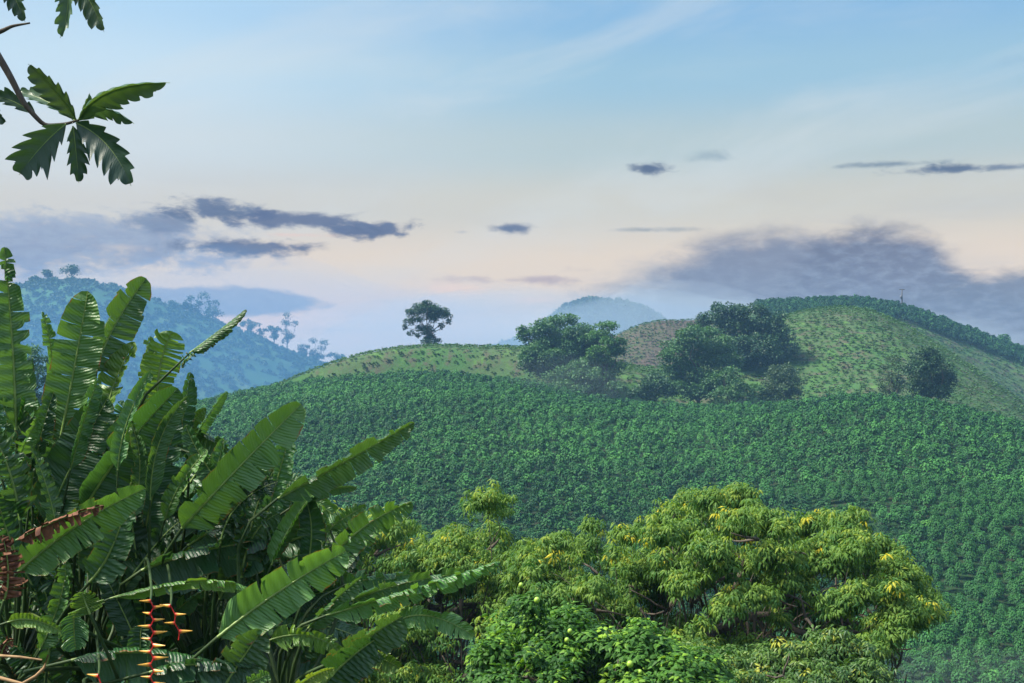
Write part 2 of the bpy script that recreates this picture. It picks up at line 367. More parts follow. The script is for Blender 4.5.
def tube(path, radii, n=7):
    path = np.asarray(path, float); radii = np.asarray(radii, float); T = np.gradient(path, axis=0); T = nrm(T)
    up = np.array([0.13, 0.31, 1.0]); V = []
    for p, r, t in zip(path, radii, T):
        a = np.cross(t, up if abs(t[2]) < .93 else np.array([1.0, .2, 0])); a /= np.linalg.norm(a); b = np.cross(t, a)
        for k in range(n):
            an = 2*math.pi*k/n; V.append(p+r*(a*math.cos(an)+b*math.sin(an)))
    m = len(path); Fs = []
    for i in range(m-1):
        for k in range(n): Fs.append((i*n+k, i*n+(k+1) % n, (i+1)*n+(k+1) % n, (i+1)*n+k))
    for k in range(n//2-1 if n > 5 else 1):
        pass
    # end caps as quads
    if n == 8: 
        for b0, rev in ((0, 1), ((m-1)*n, 0)):
            for qd in ((0, 1, 2, 3), (0, 3, 4, 7), (4, 5, 6, 7)):
                f = [b0+x for x in qd]; Fs.append(tuple(f[::-1]) if rev else tuple(f))
    return np.array(V), np.array(Fs)
def bend(a, b, k, rng, n=8, sag=0.0):
    a = np.array(a, float); b = np.array(b, float); t = np.linspace(0, 1, n)[:, None]; L = np.linalg.norm(b-a)
    off = rng.normal(size=3)*L*k; off2 = rng.normal(size=3)*L*k*.4
    return a+(b-a)*t+np.sin(t*math.pi)*(off+np.array([0, 0, -sag*L]))+np.sin(t*math.pi*2.3)*off2*np.sin(t*math.pi)

# ------------------------------------------------------------------ coffee
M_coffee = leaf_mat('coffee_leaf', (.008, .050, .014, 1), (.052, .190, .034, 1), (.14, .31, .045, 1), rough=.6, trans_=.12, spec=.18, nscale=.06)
def coffee_mesh(seed, n, size, h=1.95, r=.93):
    """a dome of glossy leaves carried on arching whorls of branches"""
    rng = np.random.default_rng(seed); m = n
    th = np.arccos(1-rng.random(m)*1.05); ph = rng.uniform(0, 6.28, m)
    lob = 1+.16*np.sin(ph*3+seed)+.10*np.sin(ph*5+seed*2)
    k = rng.uniform(.72, 1.0, m)
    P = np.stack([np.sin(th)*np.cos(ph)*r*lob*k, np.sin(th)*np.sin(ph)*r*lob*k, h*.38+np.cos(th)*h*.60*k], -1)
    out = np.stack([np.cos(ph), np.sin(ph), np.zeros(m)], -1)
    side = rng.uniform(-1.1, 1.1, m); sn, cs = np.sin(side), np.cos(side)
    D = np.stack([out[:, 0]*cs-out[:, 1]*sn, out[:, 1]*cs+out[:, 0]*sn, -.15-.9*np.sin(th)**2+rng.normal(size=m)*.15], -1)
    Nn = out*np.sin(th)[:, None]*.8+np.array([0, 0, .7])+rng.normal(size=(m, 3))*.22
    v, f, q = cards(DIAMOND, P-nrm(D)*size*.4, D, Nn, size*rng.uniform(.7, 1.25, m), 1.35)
    T = rng.uniform(0, .45, m)+.5*np.cos(th).clip(0, 1)*rng.uniform(.4, 1, m)  # lighter tint on top: new growth, with the light from above painted in
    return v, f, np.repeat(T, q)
CV = {  # (variants) by level of detail
  0: [coffee_mesh(10+i, 420, .21) for i in range(8)],
  1: [coffee_mesh(30+i, 190, .30) for i in range(6)],
  2: [coffee_mesh(50+i, 100, .38) for i in range(6)],
}
def scatter(lod, X, Y, Z, rng, sc=(.68, 1.28), tb=None, zs=1.0):
    parts = []
    pick = rng.integers(0, len(CV[lod]), len(X))
    for v_i in range(len(CV[lod])):
        s = pick == v_i; n = int(s.sum())
        if not n: continue
        v, f, t = CV[lod][v_i]; a = rng.uniform(0, 2*math.pi, n); k = rng.uniform(sc[0], sc[1], n)
        ca, sa = np.cos(a)*k, np.sin(a)*k; kz = k*rng.uniform(.85, 1.15, n)*zs
        V = np.stack([v[None, :, 0]*ca[:, None]-v[None, :, 1]*sa[:, None]+X[s][:, None], v[None, :, 0]*sa[:, None]+v[None, :, 1]*ca[:, None]+Y[s][:, None], v[None, :, 2]*kz[:, None]+Z[s][:, None]], -1)
        tt = np.clip(t[None]+rng.normal(size=n)[:, None]*.20+(tb[s][:, None] if tb is not None else 0), 0, 2)
        parts.append((V.reshape(-1, 3), (f[None]+(np.arange(n)*len(v))[:, None, None]).reshape(-1, 4), tt.ravel()))
    return catV(parts)
rng = np.random.default_rng(7)
# rows follow the slope, about 1.9 m along and 2.1 m apart
gu, gv = np.meshgrid(np.arange(-200, 190, 1.5), np.arange(118, 420, 2.65))
rowid = np.round((gv-118)/2.65).astype(int).ravel(); rowtone = rng.normal(size=200)*.5
bandt = np.convolve(rowtone, [.25, .5, .25], 'same')
gu = gu+(np.round((gv-118)/2.65) % 2)*.8+np.sin(gv*.31)*1.2+rng.normal(size=gu.shape)*.40; gv = gv+rng.normal(size=gv.shape)*.30+np.sin(gu*.11+gv*.02)*1.6+np.sin(gu*.27)*.5+np.sin(gu*.045)*4+gu*.16
X, Y = gu.ravel(), gv.ravel(); px = px_of(X, Y)
keep = (px > -150) & (px < 1075) & (Y < Y1(px)+5) & (rng.random(len(X)) > .015)
X, Y, px = X[keep], Y[keep], px[keep]; rowid = rowid[keep]; Z = heights(X, Y); py = HOR-F*Z/Y
keep = (py < 745); rowid = rowid[keep]; X, Y, Z, px, py = X[keep], Y[keep], Z[keep], px[keep], py[keep]
patch = np.sin(X*.05+1)*np.sin(Y*.043+2)*.14+bandt[rowid % 200]*.45+np.sin(X*.021-1.0+Y*.03)*.08
# the bushes that show largest: open slope low on the right
score = Y.copy(); hid = (px < 745) | (py > 690) | ((px < 930) & (py > 505)) | (px > 1030)
score[hid] += 1000
near = np.argsort(score)[:300]; far = np.ones(len(X), bool); far[near] = False
cm = []
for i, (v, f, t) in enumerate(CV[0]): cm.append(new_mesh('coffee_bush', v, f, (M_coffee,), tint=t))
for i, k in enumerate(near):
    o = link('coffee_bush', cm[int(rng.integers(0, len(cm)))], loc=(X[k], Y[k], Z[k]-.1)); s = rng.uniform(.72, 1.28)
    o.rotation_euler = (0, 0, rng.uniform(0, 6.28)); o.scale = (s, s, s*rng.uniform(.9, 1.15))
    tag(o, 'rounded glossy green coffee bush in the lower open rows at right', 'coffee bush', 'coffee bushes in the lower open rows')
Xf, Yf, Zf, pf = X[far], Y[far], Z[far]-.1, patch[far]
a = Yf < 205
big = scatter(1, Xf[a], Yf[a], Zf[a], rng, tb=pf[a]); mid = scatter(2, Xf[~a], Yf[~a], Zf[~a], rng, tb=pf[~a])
# plantation along the far ridge
gu, gv = np.meshgrid(np.arange(80, 330, 1.9), np.arange(560, 640, 2.4)); gu = gu+rng.normal(size=gu.shape)*.4; gv = gv+rng.normal(size=gv.shape)*.4
gx, gy = gu.ravel(), gv.ravel(); gp = px_of(gx, gy); k = (gp > 752) & (gp < 1080); gx, gy, gp = gx[k], gy[k], gp[k]; gz = heights(gx, gy)
lowp = np.interp(gp, [752, 770, 780, 830, 880, 900, 930, 960, 1024, 1100], [306, 330, 340, 345, 330, 320, 332, 343, 366, 400]); k = (HOR-F*gz/gy < lowp)
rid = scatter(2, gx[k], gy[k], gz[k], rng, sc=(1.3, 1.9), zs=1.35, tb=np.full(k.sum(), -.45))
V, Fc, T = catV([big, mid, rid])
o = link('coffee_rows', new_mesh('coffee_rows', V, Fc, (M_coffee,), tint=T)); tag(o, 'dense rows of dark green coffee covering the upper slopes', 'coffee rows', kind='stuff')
print('coffee', len(X), 'far faces', len(Fc))

# young planting and weeds on the grassy hills behind
M_young = leaf_mat('young_leaf', (.038, .10, .026, 1), (.080, .175, .04, 1), (.16, .24, .06, 1), rough=.6, trans_=.25, nscale=.03)
def tuft(seed):
    r2 = np.random.default_rng(seed); n = 10; a = r2.uniform(0, 6.28, n)
    D = np.stack([np.cos(a), np.sin(a), r2.uniform(.1, .9, n)], -1); P = D*.15+np.array([0, 0, .25])
    v, f, k = cards(DIAMOND, P, D, np.tile([0, 0, 1.0], (n, 1)), r2.uniform(.5, .9, n), 1.3)
    return v, f, np.repeat(r2.uniform(0, .8, n), k)
CV[3] = [tuft(80+i) for i in range(6)]
gu, gv = np.meshgrid(np.arange(-120, 300, 1.05), np.arange(300, 625, 1.9)); gu = gu+rng.normal(size=gu.shape)*.35; gv = gv+rng.normal(size=gv.shape)*.35+np.sin(gu*.04)*6
gx, gy = gu.ravel(), gv.ravel(); gp = px_of(gx, gy)
nz = np.array([noise.noise(Vector((x*.035, y*.035, 3.0)))+.5*noise.noise(Vector((x*.11, y*.11, 9.0))) for x, y in zip(gx, gy)])
k = (gp > 250) & (gp < 1080) & (gy > Y1(gp)+4) & (nz > -.45-rng.random(len(gx))*.5) & (rng.random(len(gx)) < .85)
gx, gy, nz = gx[k], gy[k], nz[k]; gz = heights(gx, gy)
V, Fc, T = scatter(3, gx, gy, gz, rng, sc=(.45, 1.15), tb=nz*.5)
o = link('young_planting', new_mesh('young_planting', V, Fc, (M_young,), tint=T)); tag(o, 'low young plants and weeds in thin rows on the grassy hills', 'ground cover', kind='stuff')
print('young', len(gx))

# scrub and woodland on the far blue hill and the misty mountain
M_wood = leaf_mat('far_wood_leaf', (.018, .050, .025, 1), (.036, .085, .036, 1), (.09, .14, .05, 1), rough=.7, trans_=.15, nscale=.02)
def clump(seed):
    r2 = np.random.default_rng(seed); n = 42; d = rdir(r2, n); d[:, 2] = np.abs(d[:, 2])
    P = d*np.array([1, 1, 1.1])*r2.uniform(.6, 1, (n, 1))
    v, f, k = cards(DIAMOND, P, nrm(d+rdir(r2, n)), d, r2.uniform(.45, .8, n), 1.6)
    return v, f, np.repeat(r2.uniform(0, 1, n), k)
CV[4] = [clump(90+i) for i in range(6)]
n = 5200; gp = rng.uniform(-40, 480, n); gy = rng.uniform(740, 970, n); gx = (gp-512)/F*gy
nz = np.array([noise.noise(Vector((x*.012, y*.012, 5.0)))+.6*noise.noise(Vector((x*.04, y*.04, 2.0))) for x, y in zip(gx, gy)])
k = (nz > .02) | (rng.random(n) < .22) | ((gp > 190) & (gy > 900)); gx, gy, nz = gx[k], gy[k], nz[k]; gz = heights(gx, gy)
p1 = scatter(4, gx, gy, gz-.6, rng, sc=(1.0, 2.6), tb=nz*.3)
n = 3000; gp = rng.uniform(400, 720, n); gy = rng.uniform(1150, 1262, n); gx = (gp-512)/F*gy; gz = heights(gx, gy)
p2 = scatter(4, gx, gy, gz-1, rng, sc=(1.6, 4.2))
V, Fc, T = catV([p1, p2])
o = link('distant_woodland', new_mesh('distant_woodland', V, Fc, (M_wood,), tint=T)); tag(o, 'hazy blue green scrub and woodland covering the distant hills', 'woodland', kind='stuff')

# ------------------------------------------------------------------ trees
M_bark = plain_mat('grey_brown_bark', (.055, .042, .032, 1), (.12, .10, .08, 1), rough=.9, nscale=5, stretch=(4, 4, 1))
M_dark = leaf_mat('dark_tree_leaf', (.013, .045, .020, 1), (.036, .10, .036, 1), (.07, .14, .04, 1), rough=.55, trans_=.2, nscale=.3)
M_mid = leaf_mat('mid_tree_leaf', (.026, .085, .030, 1), (.070, .180, .050, 1), (.11, .22, .05, 1), rough=.55, trans_=.25, nscale=.3)
M_light = leaf_mat('light_tree_leaf', (.03, .10, .022, 1), (.075, .20, .035, 1), (.15, .30, .05, 1), rough=.55, trans_=.3, nscale=.3)
M_pale = leaf_mat('pale_tree_leaf', (.035, .075, .038, 1), (.075, .13, .055, 1), (.12, .18, .07, 1), rough=.6, trans_=.25, nscale=.3)
def crown_mesh(lumps, leaf, dens, seed, root, tpl=DIAMOND, flat=.62, top=.35, wid=1.5, sub=.34, yellow=.0):
    """lumps: (x, y, z, rx, rz) in world; every lump is broken into small sprays, and every spray into leaves"""
    rng = np.random.default_rng(seed); P, D, Nn, S, T = [], [], [], [], []
    for (x, y, z, rx, rz) in lumps:
        ns = int(3.4/sub**2)
        d = rdir(rng, ns); d[:, 2] = d[:, 2]*.8+top*.6; d = nrm(d)
        q = rng.uniform(.35, 1.0, (ns, 1))**.6
        c = np.array([x, y, z])+d*q*np.array([rx, rx*.9, rz])
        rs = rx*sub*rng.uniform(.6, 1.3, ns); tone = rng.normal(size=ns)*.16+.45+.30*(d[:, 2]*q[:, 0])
        for i in range(ns):
            m = int(min(400, max(8, dens*6*(rs[i]/leaf)**2))); e = rdir(rng, m); e[:, 2] = e[:, 2]*.75+.25
            e = nrm(e); k = rng.uniform(.5, 1.0, (m, 1)); p = c[i]+e*k*np.array([rs[i], rs[i], rs[i]*flat])
            dd = nrm(e*.8+rdir(rng, m)*.7+np.array([0, 0, -.15])); P.append(p); D.append(dd); Nn.append(e*.6+np.array([0, 0, .8])+rng.normal(size=(m, 3))*.25)
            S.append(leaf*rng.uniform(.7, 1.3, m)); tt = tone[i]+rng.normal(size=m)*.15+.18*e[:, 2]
            if yellow: tt = np.where(rng.random(m) < yellow, 1.6+rng.random(m)*.4, np.clip(tt, 0, 1.25))
            T.append(tt)
    P, D, Nn, S, T = map(np.concatenate, (P, D, Nn, S, T))
    v, f, k = cards(tpl, P-np.array(root), D, Nn, S, wid)
    return v, f, np.repeat(np.clip(T, 0, 2), k)
def trunk_mesh(root, base, tips, r0, seed, split=.45, n=8, thin=1.0):
    rng = np.random.default_rng(seed); base = np.array(base, float)-np.array(root); tips = [np.array(t, float)-np.array(root) for t in tips]
    cen = np.mean(tips, axis=0); fork = base+(cen-base)*split; fork[:2] += rng.normal(size=2)*np.linalg.norm(cen-base)*.03
    VV, FF = [], []; o = 0
    def add(v, f):
        nonlocal o; VV.append(v); FF.append(f+o); o += len(v)
    p = bend(base-np.array([0, 0, .4]), fork, .03, rng, 7); rr = np.linspace(1.0, .72, 7)*r0; rr[0] *= 1.5; rr[1] *= 1.1
    add(*tube(p, rr, n))
    Lm = np.linalg.norm(cen-base)*.5
    for t in tips:
        s = base+(fork-base)*rng.uniform(.72, 1.0); p = bend(s, t, .09, rng, 8, sag=-.05); L = np.linalg.norm(t-s)
        add(*tube(p, np.linspace(r0*.5*thin, r0*.06*thin, 8), n))
        for q in range(3):
            k = rng.integers(3, 7); s2 = p[k]; t2 = s2+nrm(rng.normal(size=3)+(t-s2)/L)*min(L, Lm)*rng.uniform(.10, .22)
            add(*tube(bend(s2, t2, .08, rng, 5), np.linspace(r0*.22, r0*.05, 5), n))
    return np.concatenate(VV), np.concatenate(FF)
def tree(name, label, base_px, Y, lumps_px, leaf, dens, mat, seed, cat='tree', group=None, r0=None, depth=.8, trunk_to=None, yellow=0, tpl=DIAMOND, flat=.62, wid=1.5, sub=.34, parts=True, split=.45, top=.35):
    """base_px: x of the foot in the photo; lumps_px: (px, py, rx, ry[, dY]) seen from the camera, given a real distance and depth"""
    X = (base_px-512)/F*Y; root = np.array([X, Y, heights([X], [Y])[0]-.15]); lumps = []
    rng = np.random.default_rng(seed+500)
    for L in lumps_px:
        lx, ly, rx, ry = L[:4]; dy = L[4] if len(L) > 4 else rng.uniform(-1, 1)*rx/F*Y*depth
        yy = Y+dy; lumps.append(((lx-512)/F*yy, yy, (HOR-ly)/F*yy, rx/F*yy, ry/F*yy))
    t = empty(name, root, label, cat, group)
    v, f, tt = crown_mesh(lumps, leaf, dens, seed, root, flat=flat, yellow=yellow, tpl=tpl, wid=wid, sub=sub, top=top)
    link('crown', new_mesh('crown', v, f, (mat,), tint=tt), t)
    tips = [(l[0], l[1], l[2]) for l in lumps]
    v, f = trunk_mesh(root, root, tips, r0 or .03*(max(l[2] for l in lumps)-root[2]), seed, split=split)
    link('trunk', new_mesh('trunk', v, f, (M_bark,), smooth=True), t)
    return t
# lone tree on the crest
tree('lone_tree', 'small dark tree standing alone on the grassy crest against the pink sky', 428, 442,
     [(426, 309, 11, 5), (414, 313, 8, 4), (438, 312, 9, 4), (446, 316, 6, 4), (409, 322, 5, 4), (417, 320, 7, 4), (430, 318, 9, 4), (449, 322, 3, 3), (441, 326, 3, 4), (411, 334, 3.5, 3.5), (418, 336, 2.2, 2.2), (421, 329, 6, 4), (430, 337, 5, 5), (428, 343, 7, 3), (437, 341, 4, 2), (405, 327, 2, 3), (427, 303, 5, 3), (430, 312, 12, 5), (428, 330, 7, 5), (429, 339, 5, 4)],
     .50, 1.6, M_dark, 3, r0=.34, wid=1.2, sub=.42, depth=.5, split=.70)
# spreading trees left of the middle
tree('spreading_tree', 'wide layered green tree left of the brown hill, tallest of its clump', 562, 385,
     [(562, 322, 16, 7), (545, 330, 16, 8), (578, 332, 16, 7), (530, 336, 12, 7), (548, 345, 18, 9), (572, 348, 18, 9), (535, 352, 13, 8), (592, 340, 14, 7), (560, 362, 22, 9), (540, 368, 15, 8), (583, 366, 16, 9), (522, 330, 5, 5), (560, 340, 26, 13), (545, 358, 24, 12), (580, 355, 22, 14), (528, 364, 12, 10), (565, 376, 24, 10)],
     .62, 1.8, M_mid, 11, wid=1.2, sub=.36)
tree('umbrella_tree', 'bright green flat topped tree leaning at the right side of the spreading tree', 604, 375,
     [(607, 326, 11, 4.5), (600, 336, 13, 5), (612, 343, 12, 5), (604, 352, 15, 6), (618, 350, 9, 4), (596, 362, 13, 7), (612, 366, 12, 7), (601, 376, 15, 8)],
     .6, 1.7, M_light, 12, wid=1.2)
tree('misty_bush', 'soft grey green bushy tree low in front of the spreading trees', 575, 366,
     [(570, 375, 16, 10), (590, 378, 14, 9), (556, 380, 14, 8), (577, 368, 12, 8), (572, 390, 22, 8), (596, 392, 16, 8), (612, 388, 10, 7)], .6, 1.0, M_mid, 13, cat='tree', wid=1.3)
# big dark group
tree('broad_dark_tree', 'very large dark green tree with a broad layered crown in the middle of the ridge', 752, 400,
     [(726, 312, 18, 8), (750, 313, 16, 7), (708, 320, 12, 7), (770, 322, 16, 9), (742, 328, 26, 12), (775, 338, 18, 11), (757, 350, 26, 14), (787, 350, 11, 8), (735, 350, 18, 12), (765, 370, 22, 14), (745, 378, 16, 12), (700, 330, 10, 7)],
     .68, 1.5, M_dark, 21, wid=1.3, sub=.34)
tree('rounded_tree', 'rounded grey green tree in front of the very large dark tree', 702, 372,
     [(698, 338, 22, 12), (684, 348, 20, 12), (716, 348, 19, 12), (674, 358, 15, 10), (700, 362, 24, 14), (728, 362, 13, 11), (690, 376, 22, 12), (715, 380, 18, 10), (672, 372, 12, 9), (688, 390, 22, 9, -3), (712, 392, 16, 8, -3), (668, 388, 12, 8, -2)],
     .56, 1.6, M_mid, 22, wid=1.3)
tree('low_dark_tree', 'low dark rounded tree at the left foot of the rounded grey green tree', 654, 362,
     [(654, 384, 13, 9), (645, 390, 10, 6), (665, 388, 11, 8), (655, 378, 8, 5), (650, 395, 16, 7), (636, 393, 8, 5)], .55, 1.1, M_dark, 23, wid=1.3)
tree('small_light_tree', 'small light olive tree at the right foot of the very large dark tree', 784, 358,
     [(782, 372, 15, 8), (772, 382, 12, 9), (793, 382, 11, 9), (783, 388, 16, 9), (776, 396, 16, 7), (794, 395, 10, 6)], .55, 1.0, M_pale, 24, wid=1.3)
tree('round_bush_tree', 'small rounded green tree low between the rounded tree and the olive one', 728, 358,
     [(722, 380, 14, 9), (738, 384, 12, 8), (730, 372, 9, 6), (726, 394, 15, 7), (744, 394, 12, 7), (758, 392, 10, 7)], .55, 1.0, M_mid, 25, wid=1.3)
tree('compact_tree', 'compact dense dark tree standing by itself on the right slope', 930, 318,
     [(926, 356, 14, 8), (938, 364, 14, 9), (918, 370, 14, 10), (932, 380, 20, 12), (944, 380, 10, 10), (922, 390, 16, 8), (942, 392, 12, 7)], .45, 1.6, M_dark, 26, wid=1.3)
tree('airy_tree', 'thin airy grey green tree just left of the compact dark tree', 894, 325,
     [(893, 360, 7, 4), (886, 368, 6, 4), (899, 368, 8, 5), (892, 378, 9, 5), (884, 386, 8, 5), (901, 384, 9, 5), (894, 392, 12, 6)], .42, .6, M_pale, 27, wid=1.1)
tree('ridge_end_tree', 'tiny pale blue tree sticking up beyond the right end of the ridge', 1004, 700, [(1004, 338, 5, 4), (1004, 343, 6, 4)], 1.0, 1.2, M_mid, 28)
tree('valley_tree', 'green rounded tree glimpsed between the banana leaves below the blue hill', 30, 260,
     [(26, 356, 16, 10), (40, 364, 14, 10), (12, 366, 14, 10), (28, 376, 20, 12), (8, 384, 14, 10), (44, 382, 10, 8), (20, 395, 22, 14), (36, 410, 22, 16), (10, 415, 22, 16), (24, 435, 26, 16)], .42, 1.0, M_mid, 29, wid=1.3)
# trees along the crest of the blue hill
DT = [(48, 277, 5, 4, 'thin'), (72, 276, 7, 5, 'round'), (88, 285, 4, 3, 'thin'), (160, 303, 2.5, 2.5, 'thin'), (174, 307, 5, 5, 'round'), (184, 309, 3, 4, 'thin'), (192, 311, 5, 6, 'round'),
      (210, 308, 9, 10, 'tall'), (251, 325, 8, 7, 'airy'), (262, 338, 6, 5, 'airy'), (273, 334, 7, 6, 'airy'), (288, 331, 8, 11, 'airytall'), (302, 354, 5, 4, 'airy'), (317, 352, 10, 8, 'airy'), (338, 359, 7, 6, 'airy'), (115, 291, 4, 3, 'round'), (38, 281, 4, 3, 'round')]
LB = {0: 'leggy thin crowned tree left of the round tree on the blue hilltop', 1: 'round dark tree on the very top of the distant blue hill', 2: 'small wispy tree just right of the round tree on the blue hilltop',
      3: 'tiny lone palm like tree, first down the blue ridge', 4: 'small round tree left of the two paired ones on the blue ridge', 5: 'thin little tree squeezed between two round ones on the blue ridge', 6: 'dark round tree right of the thin little one on the blue ridge',
      7: 'tallest full crowned tree standing dark on the blue ridge above the rolled banana leaf', 8: 'open crowned tree on the blue ridge right of the rolled banana leaf tip', 9: 'low open tree in the dip of the blue ridge',
      10: 'feathery tree leaning beside the slender tall one on the blue ridge', 11: 'slender tall feathery tree with layered tufts on the blue ridge', 12: 'low shrubby tree between the slender tree and the wide open one', 13: 'wide open crowned tree near the right end of the blue ridge',
      14: 'last tree at the right end of the blue ridge by the green hill', 15: 'small round tree on the blue hill hidden near the upright banana leaf', 16: 'small round tree left of all others on the blue hilltop'}
for i, (tx, ty, rx, ry, kd) in enumerate(DT):
    r2 = np.random.default_rng(300+i); X = (tx-512)/F*949; gzp = HOR-F*heights([X], [949])[0]/949
    L = []
    nl = 5 if 'airy' not in kd else 9
    tx0 = tx; rx *= 1.25; ry *= 1.3; ty -= 1.5
    for q in range(nl):
        L.append((tx+r2.normal()*rx*.5, ty+r2.normal()*ry*.55, rx*(.55 if 'airy' not in kd else .34), ry*(.5 if 'airy' not in kd else .26)))
    if kd in ('tall', 'round'): L.append((tx, ty+ry*.8, rx*.6, ry*.5))
    tree('ridge_tree', LB[i], tx, 949, L, 1.15 if 'airy' not in kd else .95, 1.0 if 'airy' not in kd else .8, M_dark, 310+i, group='trees along the crest of the distant blue hill', r0=.45, wid=1.2, sub=.45, split=.6)
# utility pole on the far ridge
M_pole = plain_mat('weathered_pole', (.06, .055, .055, 1), (.10, .095, .09, 1), rough=.8, nscale=2)
M_steel = plain_mat('grey_steel', (.10, .10, .11, 1), (.15, .15, .16, 1), rough=.5, nscale=2)
X = (902-512)/F*622; gz = heights([X], [622])[0]; top = (HOR-289)/F*622
pl = empty('utility_pole', (X, 622, gz), 'slim grey utility pole with a crossarm on the far planted ridge', 'utility pole')
v, f = tube([(0, 0, -.5), (0, 0, (top-gz)*.5), (0, 0, top-gz)], [.36, .31, .26], 8); link('pole', new_mesh('pole', v, f, (M_pole,), smooth=True), pl)
v, f = tube([(-1.1, 0, top-gz-.25), (1.1, 0, top-gz-.25)], [.16, .16], 8); link('crossarm', new_mesh('crossarm', v, f, (M_pole,)), pl)
v, f = tube([(-.55, -.2, top-gz-4.2), (-.55, -.2, top-gz-2.9)], [.34, .34], 8); link('transformer', new_mesh('transformer', v, f, (M_steel,), smooth=True), pl)
for sx in (-.95, 0, .95):
    v, f = tube([(sx, 0, top-gz-.2), (sx, 0, top-gz+.25)], [.12, .08], 8); link('insulator', new_mesh('insulator', v, f, (M_steel,)), pl)
# ------------------------------------------------------------------ trees close below the viewpoint
M_fern = leaf_mat('drooping_leaf', (.052, .150, .032, 1), (.185, .305, .048, 1), (.70, .58, .04, 1), rough=.55, trans_=.42, spec=.25, nscale=1.2)
M_citrus = leaf_mat('citrus_leaf', (.022, .080, .016, 1), (.085, .22, .026, 1), (.34, .55, .05, 1), rough=.55, trans_=.35, spec=.22, nscale=1.5)
M_olive = leaf_mat('olive_leaf', (.03, .09, .020, 1), (.10, .20, .028, 1), (.45, .45, .05, 1), rough=.5, trans_=.3, nscale=1.2)
def rosettes(lumps, leaf, n_clu, seed, root, per=(7, 11), droop=.75, yellow=.03, wid=1.0, tpl=DROOPT, topw=.55, newg=.0, spread=.30, jit=1.0, newmax=1.14):
    """umbels of hanging leaflets at the ends of twigs, over the upper shell and through the inside of each mass"""
    rng = np.random.default_rng(seed); P, D, Nn, S, T = [], [], [], [], []
    wts = np.array([l[3]*l[3] for l in lumps]); wts = wts/wts.sum()
    for (x, y, z, rx, rz), wt in zip(lumps, wts):
        n = max(10, int(n_clu*wt)); d = rdir(rng, n); d[:, 2] = d[:, 2]*.85+topw*.6; d = nrm(d)
        # push sprays outward and inward so that the outline is ragged
        q = (rng.uniform(.30, 1.0, n)**.6+(rng.random(n) < .12)*rng.uniform(.05, .35, n))*(1+.22*np.sin(d[:, 0]*7+seed)*np.sin(d[:, 1]*6+x)+.14*np.sin(d[:, 2]*11+x*3))
        c = np.array([x, y, z])+d*q[:, None]*np.array([rx, rx, rz])
        c += rng.normal(size=c.shape)*np.array([.20, .20, .16])*rx*jit+rng.normal(size=c.shape)*leaf*.5
        for i in range(n):
            m = rng.integers(per[0], per[1]); a = np.linspace(0, 6.28, m, endpoint=False)+rng.uniform(0, 6.28)
            ax = nrm(d[i]*.5+np.array([0, 0, .8])+rng.normal(size=3)*.25); u = nrm(np.cross(ax, [.3, .9, .1])); v = np.cross(ax, u)
            rad = np.cos(a)[:, None]*u+np.sin(a)[:, None]*v
            dr = droop*rng.uniform(.6, 1.3, m)[:, None]
            dd = rad+np.array([0, 0, -1.0])*dr+rng.normal(size=(m, 3))*.12
            P.append(c[i]+rad*leaf*spread+ax*rng.uniform(-.3, .3, m)[:, None]*leaf); D.append(dd); Nn.append(ax+rad*.4)
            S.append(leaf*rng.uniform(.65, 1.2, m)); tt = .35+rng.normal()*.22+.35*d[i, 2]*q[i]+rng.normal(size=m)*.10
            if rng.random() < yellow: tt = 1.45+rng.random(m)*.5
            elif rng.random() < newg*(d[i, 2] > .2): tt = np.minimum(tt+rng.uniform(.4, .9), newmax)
            T.append(np.clip(tt, 0, 2))
    P, D, Nn, S, T = map(np.concatenate, (P, D, Nn, S, T))
    v, f, k = cards(tpl, P-np.array(root), D, Nn, S, wid)
    return v, f, np.repeat(T, k)
def near_tree(name, label, cat, base_px, Y, lumps_px, leaf, n_clu, mat, seed, r0=.2, limbs=(), fruits=None, **kw):
    X = (base_px-512)/F*Y; root = np.array([X, Y, heights([X], [Y])[0]-.1]); lumps = []
    rng = np.random.default_rng(seed+900)
    for L in lumps_px:
        yy = Y+(L[4] if len(L) > 4 else rng.uniform(-1, 1)*L[2]/F*Y*.7); lumps.append(((L[0]-512)/F*yy, yy, (HOR-L[1])/F*yy, L[2]/F*yy, L[3]/F*yy))
    t = empty(name, root, label, cat)
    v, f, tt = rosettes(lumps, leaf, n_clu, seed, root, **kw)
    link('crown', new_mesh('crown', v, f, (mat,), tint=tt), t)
    VV, FF = trunk_mesh(root, root, [(l[0], l[1]+l[3]*.2, l[2]-l[4]*.3) for l in lumps], r0, seed, split=.35, thin=.32)
    o = len(VV); VV, FF = [VV], [FF]
    for pts, r1, r2 in limbs:
        p = np.array([np.array(at(*q))-root for q in pts]); m = len(p); tq = np.linspace(0, m-1, m*5)
        pp = np.stack([np.interp(tq, np.arange(m), p[:, k]) for k in range(3)], -1)
        pp[1:-1] = (pp[:-2]+pp[1:-1]*2+pp[2:])/4; pp += rng.normal(size=pp.shape)*r1*.12
        v, f = tube(pp, np.linspace(r1, r2, len(pp)), 8); VV.append(v); FF.append(f+o); o += len(v)
    link('trunk', new_mesh('trunk', np.concatenate(VV), np.concatenate(FF), (M_bark,), smooth=True), t)
    return t, root, lumps
